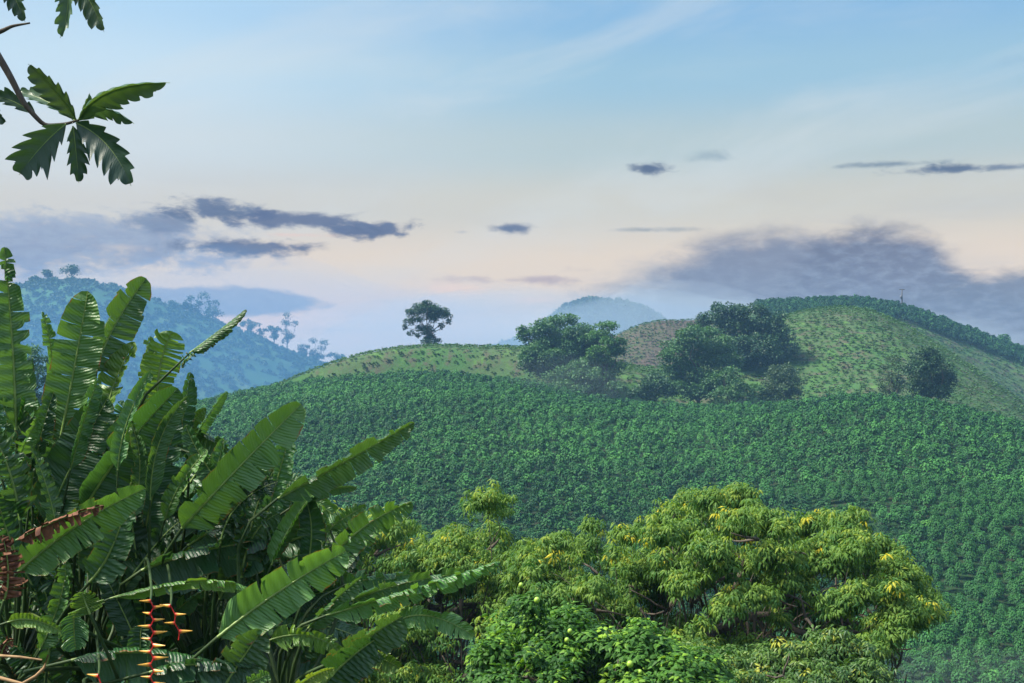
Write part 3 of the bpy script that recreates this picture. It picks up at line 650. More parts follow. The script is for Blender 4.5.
def fill(tops, bottom, n, rx, seed, dy=(-2.5, 2.5), tier=.5):
    """small tiers of foliage spread through the whole height of a crown"""
    rng = np.random.default_rng(seed); xs = np.array([p[0] for p in tops], float); ys = np.array([p[1] for p in tops], float); out = []
    pts = []
    while len(out) < n:
        x = rng.uniform(xs[0], xs[-1]); t_ = np.interp(x, xs, ys); r_ = rng.uniform(*rx); lo = bottom(x) if callable(bottom) else bottom
        if lo < t_+r_*tier: continue
        u = rng.random()**1.15; y = t_+r_*tier*.8+u*(lo-t_-r_*tier*.8)
        if any(abs(x-a)/(1.1*r_)+abs(y-b)/(.75*r_) < .55 for a, b in pts[-60:]): 
            if rng.random() < .7: continue
        pts.append((x, y)); out.append((x, y, r_, r_*tier*rng.uniform(.8, 1.2), rng.uniform(*dy)-u*1.6+.8))
    return out
# broad tree with the dark fork, centre right
near_tree('broad_leafy_tree', 'broad yellow green tree with drooping leaves and a dark mossy fork at the bottom', 'tree', 718, 27, fill([(512, 560), (530, 540), (548, 532), (575, 520), (592, 520), (612, 532), (640, 518), (660, 514), (690, 498), (722, 488), (748, 490), (768, 506), (790, 530), (812, 516), (842, 511), (866, 522), (880, 540), (898, 550), (912, 574), (926, 602)], lambda x: np.interp(x, [512, 700, 850, 890, 930], [690, 690, 690, 640, 614]), 285, (7, 19), 5, tier=.34),
    .15, 13000, M_fern, 41, r0=.15, yellow=.014, newg=.2, topw=.7,
    limbs=[([(700, 700, 26.6), (706, 640, 26.4), (722, 628, 26.2), (742, 616, 26), (775, 616, 25.8), (812, 640, 25.6), (835, 668, 25.6)], .13, .04),
           ([(742, 616, 26), (735, 590, 25.7), (745, 565, 25.6), (728, 545, 25.6)], .09, .03), ([(758, 618, 25.9), (768, 640, 25.8), (764, 655, 25.8)], .05, .02),
           ([(775, 616, 25.8), (820, 592, 25.8), (850, 580, 26.2)], .04, .012)])
near_tree('tall_leafy_tree', 'yellow green tree with a bushy top sprig rising just right of the banana leaves', 'tree', 430, 30, fill([(325, 520), (345, 505), (372, 500), (400, 520), (425, 522), (450, 518), (468, 500), (484, 492), (498, 495), (508, 520), (520, 552), (540, 575)], 692, 140, (8, 22), 6, tier=.36),
    .16, 6500, M_fern, 42, r0=.22, yellow=.018, newg=.3, topw=.7)
t, root, lumps = near_tree('citrus_tree', 'dark glossy citrus tree with round green fruits in the bottom middle', 'fruit tree', 585, 19, fill([(480, 650), (500, 622), (514, 600), (526, 596), (540, 622), (560, 618), (574, 604), (590, 622), (612, 640), (630, 636), (645, 618), (656, 622), (668, 648), (700, 656), (722, 676)], 696, 105, (6, 16), 7, dy=(-1.2, 1.2), tier=.6),
    .12, 4400, M_citrus, 43, r0=.12, yellow=.01, newg=.30, newmax=1.75, topw=.5, droop=.15, per=(6, 10), wid=1.6, spread=.5)
M_lime = plain_mat('lime_skin', (.22, .42, .04, 1), (.36, .52, .06, 1), rough=.4, nscale=8, spec=.5)
def ball_mesh(r):
    rings, seg = 8, 12; V, Fq = [], []
    for i in range(rings+1):
        th = math.pi*(i+.02)/(rings+.04)
        for k in range(seg): V.append((r*math.sin(th)*math.cos(2*math.pi*k/seg), r*math.sin(th)*math.sin(2*math.pi*k/seg), r*1.08*math.cos(th)))
    for i in range(rings):
        for k in range(seg): Fq.append((i*seg+k, (i+1)*seg+k, (i+1)*seg+(k+1) % seg, i*seg+(k+1) % seg))
    return new_mesh('fruit', V, Fq, (M_lime,), smooth=True)
fm = ball_mesh(.036)
for (fx, fy, dy) in [(570, 631, 18.0), (521, 585, 18.4), (630, 664, 17.9), (537, 600, 18.6), (567, 640, 18.0), (640, 672, 17.9)]:
    o = link('fruit', fm, t); o.location = at(fx, fy, dy)-Vector(root); s = random.Random(fx).uniform(.85, 1.2); o.scale = (s, s, s)
near_tree('shrubby_tree', 'small shrubby olive green tree filling the bottom edge under the broad tree', 'tree', 760, 22, fill([(655, 655), (680, 640), (720, 648), (760, 646), (800, 636), (840, 632), (868, 648), (885, 680)], 694, 55, (9, 20), 8, dy=(-1.2, 1.2), tier=.6),
    .13, 2200, M_olive, 44, r0=.09, yellow=.05, newg=.2, topw=.6, droop=.5)

# ------------------------------------------------------------------ banana like plants
def banana_mat(name, dark, light, under, vein=1.0):
    mt = bpy.data.materials.new(name); mt.use_nodes = True; t = mt.node_tree; t.nodes.clear(); b = NB(t)
    uvn = b.n('ShaderNodeUVMap', uv_map='UVMap'); sp = b.n('ShaderNodeSeparateXYZ'); t.links.new(uvn.outputs[0], sp.inputs[0])
    oi = b.n('ShaderNodeObjectInfo'); av = b.m('ABSOLUTE', sp.outputs[1])
    # slanting side veins
    su = b.m('SUBTRACT', sp.outputs[0], b.m('MULTIPLY', av, .05))
    vec = b.xyz(b.m('MULTIPLY', su, 1.0), b.m('MULTIPLY', sp.outputs[1], .03), oi.outputs['Random'])
    ve = b.noise(vec, 48.0, 4, .7); ve2 = b.noise(b.xyz(su, b.m('MULTIPLY', sp.outputs[1], .25), b.m('MULTIPLY', oi.outputs['Random'], 9.0)), 7.0, 4, .6)
    c = b.mix(b.m('ADD', b.m('MULTIPLY', ve2, .9), b.m('MULTIPLY', b.m('SUBTRACT', ve, .5), 3.2), clamp=True), dark, light)
    wv = b.m('SINE', b.m('ADD', b.m('MULTIPLY', su, 300.0), b.m('MULTIPLY', ve2, 9.0)))
    c = b.mix(b.m('ADD', .55, b.m('MULTIPLY', b.m('SUBTRACT', b.step(wv, -.9, 1.0), .55), vein)), b.mix(1.0, c, (.50, .55, .55, 1), 'MULTIPLY'), b.mix(1.0, c, (1.25, 1.22, 1.15, 1), 'MULTIPLY'))
    pat = b.step(b.noise(b.xyz(su, b.m('MULTIPLY', sp.outputs[1], .5), b.m('MULTIPLY', oi.outputs['Random'], 20.0)), 4.0, 3, .5), .35, .7)
    c = b.mix(pat, b.mix(1.0, c, (.72, .80, .85, 1), 'MULTIPLY'), b.mix(1.0, c, (1.2, 1.15, 1.0, 1), 'MULTIPLY'))
    c = b.mix(1.0, c, oi.outputs['Color'], 'MULTIPLY')
    geo = b.n('ShaderNodeNewGeometry')
    cu = b.mix(1.0, b.mix(ve, under, tuple(x*.8 for x in under[:3])+(1,)), oi.outputs['Color'], 'MULTIPLY')
    c = b.mix(geo.outputs['Backfacing'], c, cu)
    # dry brown or yellow margin
    nzm = b.noise(b.xyz(b.m('MULTIPLY', sp.outputs[0], 1.0), sp.outputs[1], b.m('MULTIPLY', oi.outputs['Random'], 5.0)), 9.0, 4, .6)
    ed = b.step(b.m('ADD', av, b.m('MULTIPLY', nzm, .55)), 1.24, 1.34)
    c = b.mix(ed, c, b.mix(b.step(nzm, .45, .62), (.30, .28, .05, 1), (.20, .07, .02, 1)))
    sp2 = b.step(b.noise(b.xyz(sp.outputs[0], b.m('MULTIPLY', sp.outputs[1], .2), oi.outputs['Random']), 26.0, 2, .5), .76, .80)
    c = b.mix(b.m('MULTIPLY', sp2, .6), c, (.16, .13, .04, 1))
    bs = b.n('ShaderNodeBsdfPrincipled'); b.put(bs.inputs['Base Color'], c); bs.inputs['Specular IOR Level'].default_value = .55
    b.put(bs.inputs['Roughness'], b.m('ADD', .30, b.m('MULTIPLY', ve2, .22)))
    bp = b.n('ShaderNodeBump'); bp.inputs['Strength'].default_value = .6*vein; bp.inputs['Distance'].default_value = .005
    b.put(bp.inputs['Height'], b.m('ADD', b.m('ADD', ve, b.m('MULTIPLY', wv, .5)), b.m('MULTIPLY', ve2, 2.0))); t.links.new(bp.outputs[0], bs.inputs['Normal'])
    tr = b.n('ShaderNodeBsdfTranslucent'); b.put(tr.inputs[0], b.mix(1.0, c, (1.5, 1.4, .5, 1), 'MULTIPLY'))
    mx = b.n('ShaderNodeMixShader'); mx.inputs[0].default_value = .30
    t.links.new(bs.outputs[0], mx.inputs[1]); t.links.new(tr.outputs[0], mx.inputs[2])
    o = b.n('ShaderNodeOutputMaterial'); t.links.new(mx.outputs[0], o.inputs[0]); return mt
M_ban = banana_mat('banana_leaf', (.011, .048, .012, 1), (.044, .125, .022, 1), (.050, .115, .038, 1))
M_pet = plain_mat('green_leaf_stalk', (.020, .050, .014, 1), (.045, .075, .022, 1), rough=.55, nscale=12, spec=.3)
M_rib = plain_mat('pale_midrib', (.13, .22, .045, 1), (.22, .30, .07, 1), rough=.45, nscale=20, spec=.5)
M_stem = plain_mat('banana_stem', (.05, .075, .03, 1), (.10, .085, .05, 1), rough=.7, nscale=9, stretch=(5, 5, 1))
M_dry = plain_mat('dry_leaf', (.07, .025, .016, 1), (.20, .085, .04, 1), rough=.8, nscale=14, stretch=(1, 1, 1))
HUE = {'dark': (.75, .92, .92, 1), 'mid': (1.2, 1.2, 1.15, 1), 'grey': (1.35, 1.5, 1.5, 1), 'light': (1.75, 1.75, 1.3, 1), 'lime': (2.3, 1.95, 1.0, 1), 'yellow': (3.4, 2.2, 1.1, 1), 'blue': (.75, .95, 1.15, 1), 'deep_shade': (.42, .55, .6, 1)}  # last tint darkens inner leaves in place of shade
class Plant:
    def __init__(s, px, py, Y, label, kind='banana_plant', cat='banana plant'):
        s.crown = at(px, py, Y); X = s.crown.x; g = heights([X], [Y])[0]; s.root = Vector((X, Y, g-.1))
        s.t = empty(kind, s.root, label, cat, 'big leaved banana plants at the left')
        h = s.crown.z-s.root.z; rr = random.Random(px)
        path = [(0, 0, 0), (.02, 0, h*.35), (.03, .01, h*.7), (0, 0, h)]
        v, f = tube(path, [.13, .11, .085, .05], 8); link('stem', new_mesh('stem', v, f, (M_stem,), smooth=True), s.t)
def bez(b, m, t_, n):
    b, m, t_ = np.array(b), np.array(m), np.array(t_); c = 2*m-.5*(b+t_); u = np.linspace(0, 1, n)[:, None]
    return (1-u)**2*b+2*u*(1-u)*c+u*u*t_
def banana_leaf(pl, base, mid, tip, wpx, Y, hue='mid', roll=0.0, fold=.25, tear=.25, curl=.25, seed=0, dY=(0, 0), sides=(1, 1), petiole=True, droop=.15, mat=None, wav=.03, tipk=.5, label=None, rk=1.0):
    """midrib from base over mid to tip (pixels at distance Y), wpx the full width; tears split the blade into hanging strips"""
    rng = np.random.default_rng(seed); root = np.array(pl.root)
    B = np.array(at(base[0], base[1], Y)); M = np.array(at(mid[0], mid[1], Y+dY[0])); Tt = np.array(at(tip[0], tip[1], Y+dY[1]))
    N0 = 140; cv = bez(B, M, Tt, N0+1); W = wpx/2/F*Y
    seg = np.linalg.norm(np.diff(cv, axis=0), axis=1); Ls = np.concatenate([[0], np.cumsum(seg)]); L = Ls[-1]
    tan = nrm(np.gradient(cv, axis=0)); toc = nrm(-cv); N = nrm(toc-(toc*tan).sum(1, keepdims=True)*tan); S = np.cross(tan, N)
    cr, sr = math.cos(roll), math.sin(roll); N, S = N*cr+S*sr, S*cr-N*sr
    tt = np.linspace(0, 1, N0+1)
    def samp(arr, t): return np.stack([np.interp(t, tt, arr[:, k]) for k in range(3)], -1)
    def width(t):
        a = np.clip(t/.16, 0, 1); a = (a*a*(3-2*a))**.6; k = np.clip((t-(1-tipk))/tipk, 0, 1); return W*a*np.sqrt(np.clip(1-k**2.4, 0, 1))*(1-.12*t)
    V, Fc, UV = [], [], []; off = 0; nv = 7
    for si, s in enumerate((1, -1)):
        if not sides[si]: continue
        # strip limits
        cuts = [0.0]; t = .10
        while t < .97:
            t += rng.uniform(.018, .07) if rng.random() < tear else rng.uniform(.06, .20)
            if t < .975: cuts.append(t)
        cuts.append(1.0)
        big = tear > .5
        for a, b in zip(cuts[:-1], cuts[1:]):
            nt_ = max(3, int((b-a)*60)+2); T = np.linspace(a, b, nt_)[:, None]*np.ones((1, nv)); v = np.linspace(0, 1, nv)[None, :]*np.ones((nt_, 1))
            j = rng.normal()*(.16+.42*tear); sl = .22+rng.normal()*.10*(1+tear); gap = (.04+.30*tear*rng.random())*(0 if (a == 0 or b == 1) and not big else 1)
            dr = droop*rng.uniform(.4, 1.7); cu = curl*rng.uniform(.5, 1.6); short = 1-.22*tear*rng.random()
            cen = (a+b)/2; Te = T+(cen-T)*gap*v**1.3
            wv = width(Te)*v*short
            ang = fold+j*v*.8+cu*v**1.5
            Cc = samp(cv, Te.ravel()).reshape(nt_, nv, 3); TT = samp(tan, Te.ravel()).reshape(nt_, nv, 3); SS = samp(S, Te.ravel()).reshape(nt_, nv, 3)*s; NN = samp(N, Te.ravel()).reshape(nt_, nv, 3)
            p = Cc+(SS*np.cos(ang)[..., None]+NN*np.sin(ang)[..., None])*wv[..., None]+TT*(sl*wv*v)[..., None]
            p[..., 2] -= dr*wv*v
            p += NN*(wav*L*.07*np.sin(Te*L*(17+9*math.sin(seed))/max(L, .3)+rng.uniform(0, 6.28))*v**2+.006*np.sin(Te*90+s))[..., None]*min(1, W*8)
            V.append(p.reshape(-1, 3)); UV.append(np.stack([np.interp(Te.ravel(), tt, Ls), (v*s).ravel()], -1))
            i0, j0 = np.meshgrid(np.arange(nt_-1), np.arange(nv-1), indexing='ij'); qd = np.stack([i0*nv+j0, i0*nv+j0+1, (i0+1)*nv+j0+1, (i0+1)*nv+j0], -1).reshape(-1, 4)
            # the upper face of the leaf is the one towards +N
            if s == 1: qd = qd[:, ::-1]
            Fc.append(qd+off); off += nt_*nv
    o = link('leaf', new_mesh('leaf', np.concatenate(V)-root, np.concatenate(Fc), (mat or M_ban,), smooth=True, uv=np.concatenate(UV)), pl.t)
    c = HUE[hue]; k = .98+.34*rng.random(); o.color = (c[0]*k, c[1]*k, c[2]*k, 1)
    if label: o['label'] = label
    # midrib runs on down as the leaf stalk into the crown of the plant
    rad = np.interp(tt, [0, 1], [.0085, .0018])*max(.7, min(1.3, W*9))*rk
    path = cv[::5]-np.zeros(3); rr = rad[::5]; path = path+N[::5]*.004
    if petiole:
        cr_ = np.array(pl.crown); d0 = tan[0]; u = np.linspace(0, 1, 9)[:-1, None]; Lp = np.linalg.norm(cr_-B)
        p1 = B-d0*Lp*.45; pet = (1-u)**3*cr_+3*(1-u)**2*u*(cr_+np.array([0, 0, Lp*.3]))+3*(1-u)*u*u*p1+u**3*B
        path = np.concatenate([pet, path]); rr = np.concatenate([np.linspace(.020, .010, 8)*rk, rr])
    v, f = tube(path-root, rr, 6); mi = np.zeros(len(f), int)
    if petiole: mi[:8*6] = 1
    link('midrib', new_mesh('midrib', v, f, (M_rib, M_pet), smooth=True, matidx=mi), o)
    return o
pA = Plant(15, 700, 9.6, 'tall banana plant at the left edge with deeply shredded leaves')
pB = Plant(85, 700, 10.0, 'banana plant with the tallest upright blunt leaves reaching over the blue hill')
pC = Plant(150, 715, 10.2, 'banana plant with the rolled leaf sticking up and the red and yellow hanging flowers')
pD = Plant(215, 725, 9.6, 'banana plant with the long red edged leaf pointing up at the coffee slope')
pE = Plant(290, 745, 8.8, 'banana plant at the right of the clump with long ragged leaves reaching right')
BL = banana_leaf
# left edge, shredded
BL(pA, (16, 430), (12, 340), (4, 247), 46, 9.2, 'mid', .2, .3, .95, .3, 1, tipk=.6)
BL(pA, (30, 480), (18, 380), (6, 285), 44, 9.5, 'grey', -.3, .2, .9, .3, 2)
BL(pA, (52, 425), (52, 360), (42, 312), 20, 9.8, 'light', .3, .2, .6, .3, 3)
BL(pA, (28, 470), (25, 440), (-12, 380), 40, 9.3, 'dark', .1, .5, .95, .5, 4)
BL(pA, (20, 520), (5, 460), (-20, 420), 50, 9.0, 'mid', .4, .3, .9, .5, 5)
BL(pA, (60, 530), (48, 450), (28, 400), 30, 9.8, 'grey', .4, .3, .9, .4, 6)
# tall upright leaves
BL(pB, (58, 452), (74, 370), (88, 291), 54, 9.4, 'light', -.25, .12, .28, .15, 10, tipk=.38)
BL(pB, (96, 372), (112, 330), (146, 278), 48, 9.6, 'mid', .25, .2, .22, .2, 11, tipk=.5, dY=(.1, .2))
BL(pC, (104, 440), (112, 392), (135, 342), 40, 9.5, 'lime', -.75, .3, .08, .25, 12, tipk=.5, dY=(.1, .15))
BL(pC, (158, 402), (160, 366), (172, 331), 42, 9.8, 'lime', .15, .1, .62, .1, 13, tipk=.3)
BL(pC, (142, 420), (146, 372), (150, 336), 22, 10.0, 'mid', .6, .2, .2, .2, 14)
BL(pC, (190, 352), (214, 334), (246, 309), 22, 9.6, 'mid', .9, .85, .15, .5, 15, petiole=True, droop=.0)
BL(pC, (172, 462), (182, 420), (190, 372), 26, 9.7, 'dark', .5, .3, .2, .3, 16)
BL(pC, (182, 368), (186, 360), (197, 350), 17, 9.6, 'grey', .2, .9, .9, .8, 161, petiole=False)
BL(pC, (192, 445), (206, 418), (227, 391), 16, 9.9, 'light', .7, .4, .05, .3, 17)
BL(pC, (188, 440), (192, 424), (206, 408), 20, 9.8, 'lime', .1, .3, .2, .6, 18)
# big dark blades in the heart
BL(pB, (46, 522), (74, 462), (108, 398), 58, 9.3, 'dark', -.35, .15, .08, .15, 20, tipk=.45)
BL(pB, (82, 512), (125, 448), (178, 388), 62, 9.2, 'dark', .35, .2, .12, .2, 21, tipk=.5)
BL(pC, (138, 562), (156, 480), (172, 405), 46, 9.5, 'blue', -.1, .1, .15, .15, 22)
BL(pA, (48, 515), (58, 450), (66, 400), 44, 9.7, 'grey', -.5, .3, .2, .3, 23)
BL(pD, (182, 528), (236, 470), (301, 404), 52, 8.9, 'light', .30, .12, .30, .10, 30, tipk=.34, dY=(0, .2), label='yellow green leaf with a red brown upper edge')
BL(pD, (268, 512), (280, 470), (290, 434), 32, 9.3, 'grey', -.1, .2, .55, .3, 31)
BL(pE, (278, 498), (344, 462), (414, 422), 38, 8.8, 'mid', .55, .25, .55, .4, 32, sides=(1, 1), tipk=.6)
BL(pD, (272, 565), (295, 520), (327, 476), 26, 8.9, 'light', -.8, .5, .05, .25, 33)
BL(pD, (262, 560), (288, 525), (318, 484), 24, 9.0, 'mid', .9, .4, .1, .25, 34)
BL(pE, (305, 498), (332, 489), (357, 487), 14, 9.2, 'mid', .5, .3, .1, .3, 35)
BL(pE, (332, 556), (368, 524), (412, 502), 40, 8.7, 'light', .35, .3, .75, .3, 36, tipk=.5)
BL(pE, (330, 530), (338, 522), (366, 505), 26, 9.1, 'light', .2, .2, .8, .3, 37)
BL(pD, (218, 637), (278, 592), (346, 551), 54, 8.2, 'light', .2, .12, .42, .15, 38, tipk=.35, dY=(.05, .1))
BL(pE, (326, 615), (410, 590), (500, 561), 30, 8.3, 'light', .75, .35, .8, .6, 39, tipk=.35)
BL(pE, (352, 600), (410, 582), (470, 573), 30, 8.6, 'mid', .3, .3, .7, .4, 40)
BL(pE, (396, 622), (430, 616), (474, 636), 27, 8.3, 'light', .1, .15, .5, .3, 41, tipk=.3, petiole=False, label='pale drooping leaf with broad rounded strips')
BL(pE, (330, 670), (362, 642), (402, 616), 50, 8.0, 'mid', .55, .35, .05, .2, 42, tipk=.3)
BL(pE, (318, 690), (345, 662), (374, 640), 52, 7.9, 'dark', .5, .3, .05, .2, 43)
BL(pE, (308, 628), (335, 600), (362, 577), 26, 8.4, 'mid', .5, .5, .08, .3, 44)
BL(pD, (142, 570), (205, 550), (276, 540), 50, 9.0, 'blue', .5, .3, .35, .4, 45, tipk=.3, droop=.5)
BL(pD, (188, 545), (232, 522), (280, 512), 30, 9.2, 'dark', .7, .3, .7, .5, 46, droop=.3)
BL(pD, (196, 570), (240, 548), (300, 520), 34, 9.3, 'dark', .3, .3, .8, .5, 461, droop=.4)
BL(pA, (18, 572), (78, 525), (146, 488), 46, 8.4, 'light', .35, .2, .40, .2, 47, tipk=.45, label='mid green leaf lying across the clump with a withered brown patch')
BL(pB, (90, 582), (112, 548), (127, 500), 44, 8.7, 'grey', -.25, .15, .3, .2, 48)
BL(pD, (110, 598), (205, 580), (262, 597), 20, 8.3, 'lime', .8, .4, .4, .5, 49, tipk=.3)
BL(pB, (90, 614), (86, 604), (82, 592), 42, 8.0, 'lime', 0, .3, .02, .4, 50, tipk=.6, petiole=True)
BL(pB, (74, 612), (74, 630), (76, 650), 34, 8.1, 'grey', .1, .35, .02, .3, 51, petiole=False)
BL(pA, (8, 622), (34, 620), (62, 632), 18, 8.0, 'lime', .2, .35, .05, .3, 52, petiole=True)
BL(pC, (72, 660), (140, 652), (212, 662), 46, 8.3, 'blue', .5, .3, .3, .4, 53, droop=.6, tipk=.3)
BL(pC, (150, 672), (200, 664), (260, 668), 40, 8.2, 'blue', .3, .3, .4, .4, 531, droop=.6)
BL(pE, (222, 690), (240, 662), (262, 630), 52, 8.2, 'mid', .1, .2, .15, .2, 54)
BL(pE, (248, 684), (256, 680), (270, 674), 22, 7.4, 'light', 0, .3, .0, .3, 55)
BL(pE, (295, 690), (314, 676), (335, 668), 20, 7.6, 'yellow', .3, .4, .0, .3, 56)
BL(pE, (352, 656), (374, 656), (400, 668), 26, 8.1, 'lime', .3, .2, .5, .3, 57, tipk=.3)
BL(pE, (270, 640), (310, 636), (345, 655), 28, 8.3, 'lime', .2, .2, .7, .3, 58)
BL(pE, (345, 585), (375, 578), (415, 574), 30, 8.9, 'grey', .3, .3, .8, .4, 59)
BL(pE, (240, 610), (270, 596), (300, 600), 30, 8.8, 'grey', .4, .3, .7, .4, 60)
for i, (bb, mm, tt_, w_, hh, te) in enumerate([((118, 470), (128, 420), (152, 370), 22, 'grey', .3), ((150, 500), (160, 440), (188, 396), 24, 'mid', .2), ((70, 470), (84, 420), (98, 378), 24, 'grey', .3),
        ((30, 500), (40, 440), (54, 392), 26, 'dark', .3), ((200, 520), (214, 480), (224, 438), 24, 'grey', .4), ((225, 520), (242, 482), (264, 444), 22, 'light', .4), ((10, 500), (22, 450), (40, 418), 24, 'light', .8),
        ((0, 470), (-4, 420), (10, 366), 30, 'grey', .9), ((165, 520), (182, 482), (208, 450), 24, 'light', .3), ((240, 560), (262, 520), (270, 470), 20, 'grey', .5), ((60, 560), (50, 500), (30, 446), 26, 'mid', .8),
        ((130, 520), (140, 470), (132, 424), 22, 'mid', .5), ((300, 560), (318, 540), (352, 520), 20, 'light', .7), ((290, 610), (300, 580), (330, 552), 22, 'grey', .5), ((160, 640), (175, 612), (205, 590), 26, 'grey', .6),
        ((40, 650), (60, 600), (66, 560), 26, 'light', .5), ((230, 650), (262, 632), (302, 622), 24, 'grey', .7)]):
    BL([pA, pB, pC, pD, pE][min(4, max(0, int(bb[0]//58)))], bb, mm, tt_, w_, 9.0+.12*(i % 5), hh, (-.5, .3, .6, -.2)[i % 4], .3, te, .3, 600+i)
# crowded leaves behind and below, many tinted darker to paint in the shade
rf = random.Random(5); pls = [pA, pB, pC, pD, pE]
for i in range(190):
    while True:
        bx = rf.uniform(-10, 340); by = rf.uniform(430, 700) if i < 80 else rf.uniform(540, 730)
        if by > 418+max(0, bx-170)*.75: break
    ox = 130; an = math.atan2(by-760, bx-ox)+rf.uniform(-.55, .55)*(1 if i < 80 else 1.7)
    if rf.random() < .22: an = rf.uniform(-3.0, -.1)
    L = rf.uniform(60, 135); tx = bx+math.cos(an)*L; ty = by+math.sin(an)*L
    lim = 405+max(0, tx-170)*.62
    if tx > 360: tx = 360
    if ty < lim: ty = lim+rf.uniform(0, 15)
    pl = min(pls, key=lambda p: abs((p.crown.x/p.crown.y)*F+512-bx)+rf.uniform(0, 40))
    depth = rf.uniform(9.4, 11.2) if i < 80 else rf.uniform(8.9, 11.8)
    BL(pl, (bx, by), ((bx+tx)/2+rf.uniform(-12, 12), (by+ty)/2-rf.uniform(0, 14)), (tx, ty), rf.uniform(22, 50), depth, rf.choice(['dark', 'mid', 'dark', 'blue', 'mid', 'light', 'grey'] if i < 80 else ['deep_shade', 'dark', 'mid', 'blue', 'dark']), rf.uniform(-.9, .9), .25, rf.choice([.1, .3, .6, .9]), .35, 700+i, droop=.3)
# withered patch and hanging dry pieces
BL(pA, (16, 540), (58, 520), (104, 505), 20, 8.3, 'mid', .5, .2, .75, .3, 80, petiole=False, mat=M_dry, droop=.4, label='withered brown leaf edge')
BL(pA, (4, 600), (8, 570), (2, 535), 40, 8.2, 'mid', .2, .3, .95, .6, 81, mat=M_dry, label='dry brown frayed leaf')
BL(pA, (0, 660), (5, 645), (14, 640), 20, 7.9, 'mid', .2, .3, .5, .4, 82, mat=M_dry, label='small dry red brown leaf')
# hanging flower spikes
M_red = plain_mat('flower_red', (.55, .015, .02, 1), (.65, .04, .03, 1), rough=.4, nscale=30)
def bract_mat():
    mt = bpy.data.materials.new('bract_orange_yellow'); mt.use_nodes = True; t = mt.node_tree; b = NB(t); bs = t.nodes['Principled BSDF']
    a = b.n('ShaderNodeAttribute', attribute_name='tint'); b.put(bs.inputs['Base Color'], b.mix(b.step(a.outputs['Fac'], .0, .35), (.62, .03, .02, 1), (.80, .42, .06, 1))); bs.inputs['Roughness'].default_value = .4
    return mt
M_bract = bract_mat()
def flower(pl, x, y0, y1, Y, n, size=1.0, dx=0, hold=None):
    root = np.array(pl.root); pts = []
    for i in range(n*2+1):
        u = i/(n*2); pts.append(np.array(at(x+dx*u+(3 if i % 2 else -3)*.8*size, y0+(y1-y0)*u, Y)))
    top = [np.array(pl.crown), np.array(at(x-8, y0-62, Y+1.5)), np.array(at(x-2, y0-30, Y+.9)), np.array(at(x, y0-9, Y+.15))]
    tp = np.array(top+pts[:1]); tq = np.linspace(0, 4, 13); tp = np.stack([np.interp(tq, range(5), tp[:, k]) for k in range(3)], -1)
    for _ in range(3): tp[1:-1] = (tp[:-2]+tp[1:-1]*2+tp[2:])/4
    v, f = tube(tp-root, np.linspace(.012, .006, 13), 6); link('flower_stalk', new_mesh('flower_stalk', v, f, (M_pet,), smooth=True), pl.t)
    v, f = tube(np.array(pts)-root, [.006*size]*len(pts), 6)
    ax = link('flower_spike', new_mesh('flower_spike', v, f, (M_red,), smooth=True), pl.t)
    for i in range(n*2):
        s = 1 if i % 2 else -1; c = pts[i]; L = (21 if s > 0 else 20)/F*Y*size*random.Random(i*7+n).uniform(.75, 1.1); yaw = random.Random(i+n*3).uniform(-.6, .6)
        d = np.array([s*math.cos(yaw), math.sin(yaw), .02]); d /= np.linalg.norm(d); up = np.array([0, 0, 1.0]); sd_ = np.cross(d, up); V, T = [], []
        for k, u in enumerate((0, .12, .35, .6, .85, 1.0)):
            w_ = L*.09*(1-u)**.8+.0006; h_ = L*.17*(1-u)**.8+.0006
            for an in range(6):
                a_ = an*math.pi/3; V.append(c+d*u*L+up*(math.sin(a_)*h_+(.05*L*u*u))+sd_*math.cos(a_)*w_); T.append(u)
        Fq = [(k*6+a_, k*6+(a_+1) % 6, (k+1)*6+(a_+1) % 6, (k+1)*6+a_) for k in range(5) for a_ in range(6)]
        link('bract', new_mesh('bract', np.array(V)-root, Fq, (M_bract,), tint=T, smooth=True), ax)
flower(pC, 152, 601, 690, 7.6, 7, .66)
flower(pC, 172, 606, 640, 7.8, 2, .6, dx=8)
flower(pC, 100, 676, 715, 7.7, 2, .65)
# dry hooked twig in the corner
M_twig = plain_mat('dry_twig', (.22, .13, .06, 1), (.34, .22, .11, 1), rough=.8, nscale=20)
pts = [at(-60, 690, 7.6), at(-10, 655, 7.5), at(20, 657, 7.4), at(42, 660, 7.4)]; r0_ = Vector((pts[0].x, pts[0].y, float(heights([pts[0].x], [pts[0].y])[0])))
tw = empty('dry_shrub', r0_, 'bare dry brown twigs hooking in at the bottom left corner', 'dry shrub')
v, f = tube([np.array(p-r0_) for p in [r0_, r0_+Vector((.0, 0, 1.2))]+pts], [.02, .016, .011, .009, .007, .005], 7); link('branch', new_mesh('branch', v, f, (M_twig,), smooth=True), tw)
pts = [at(-60, 700, 7.5), at(0, 678, 7.3), at(22, 684, 7.3), at(36, 676, 7.3), at(44, 668, 7.3), at(48, 655, 7.3)]
v, f = tube([np.array(p-r0_) for p in [r0_+Vector((0, 0, .9))]+pts], [.014, .012, .011, .010, .009, .008, .005], 7); link('branch', new_mesh('branch', v, f, (M_twig,), smooth=True), tw)

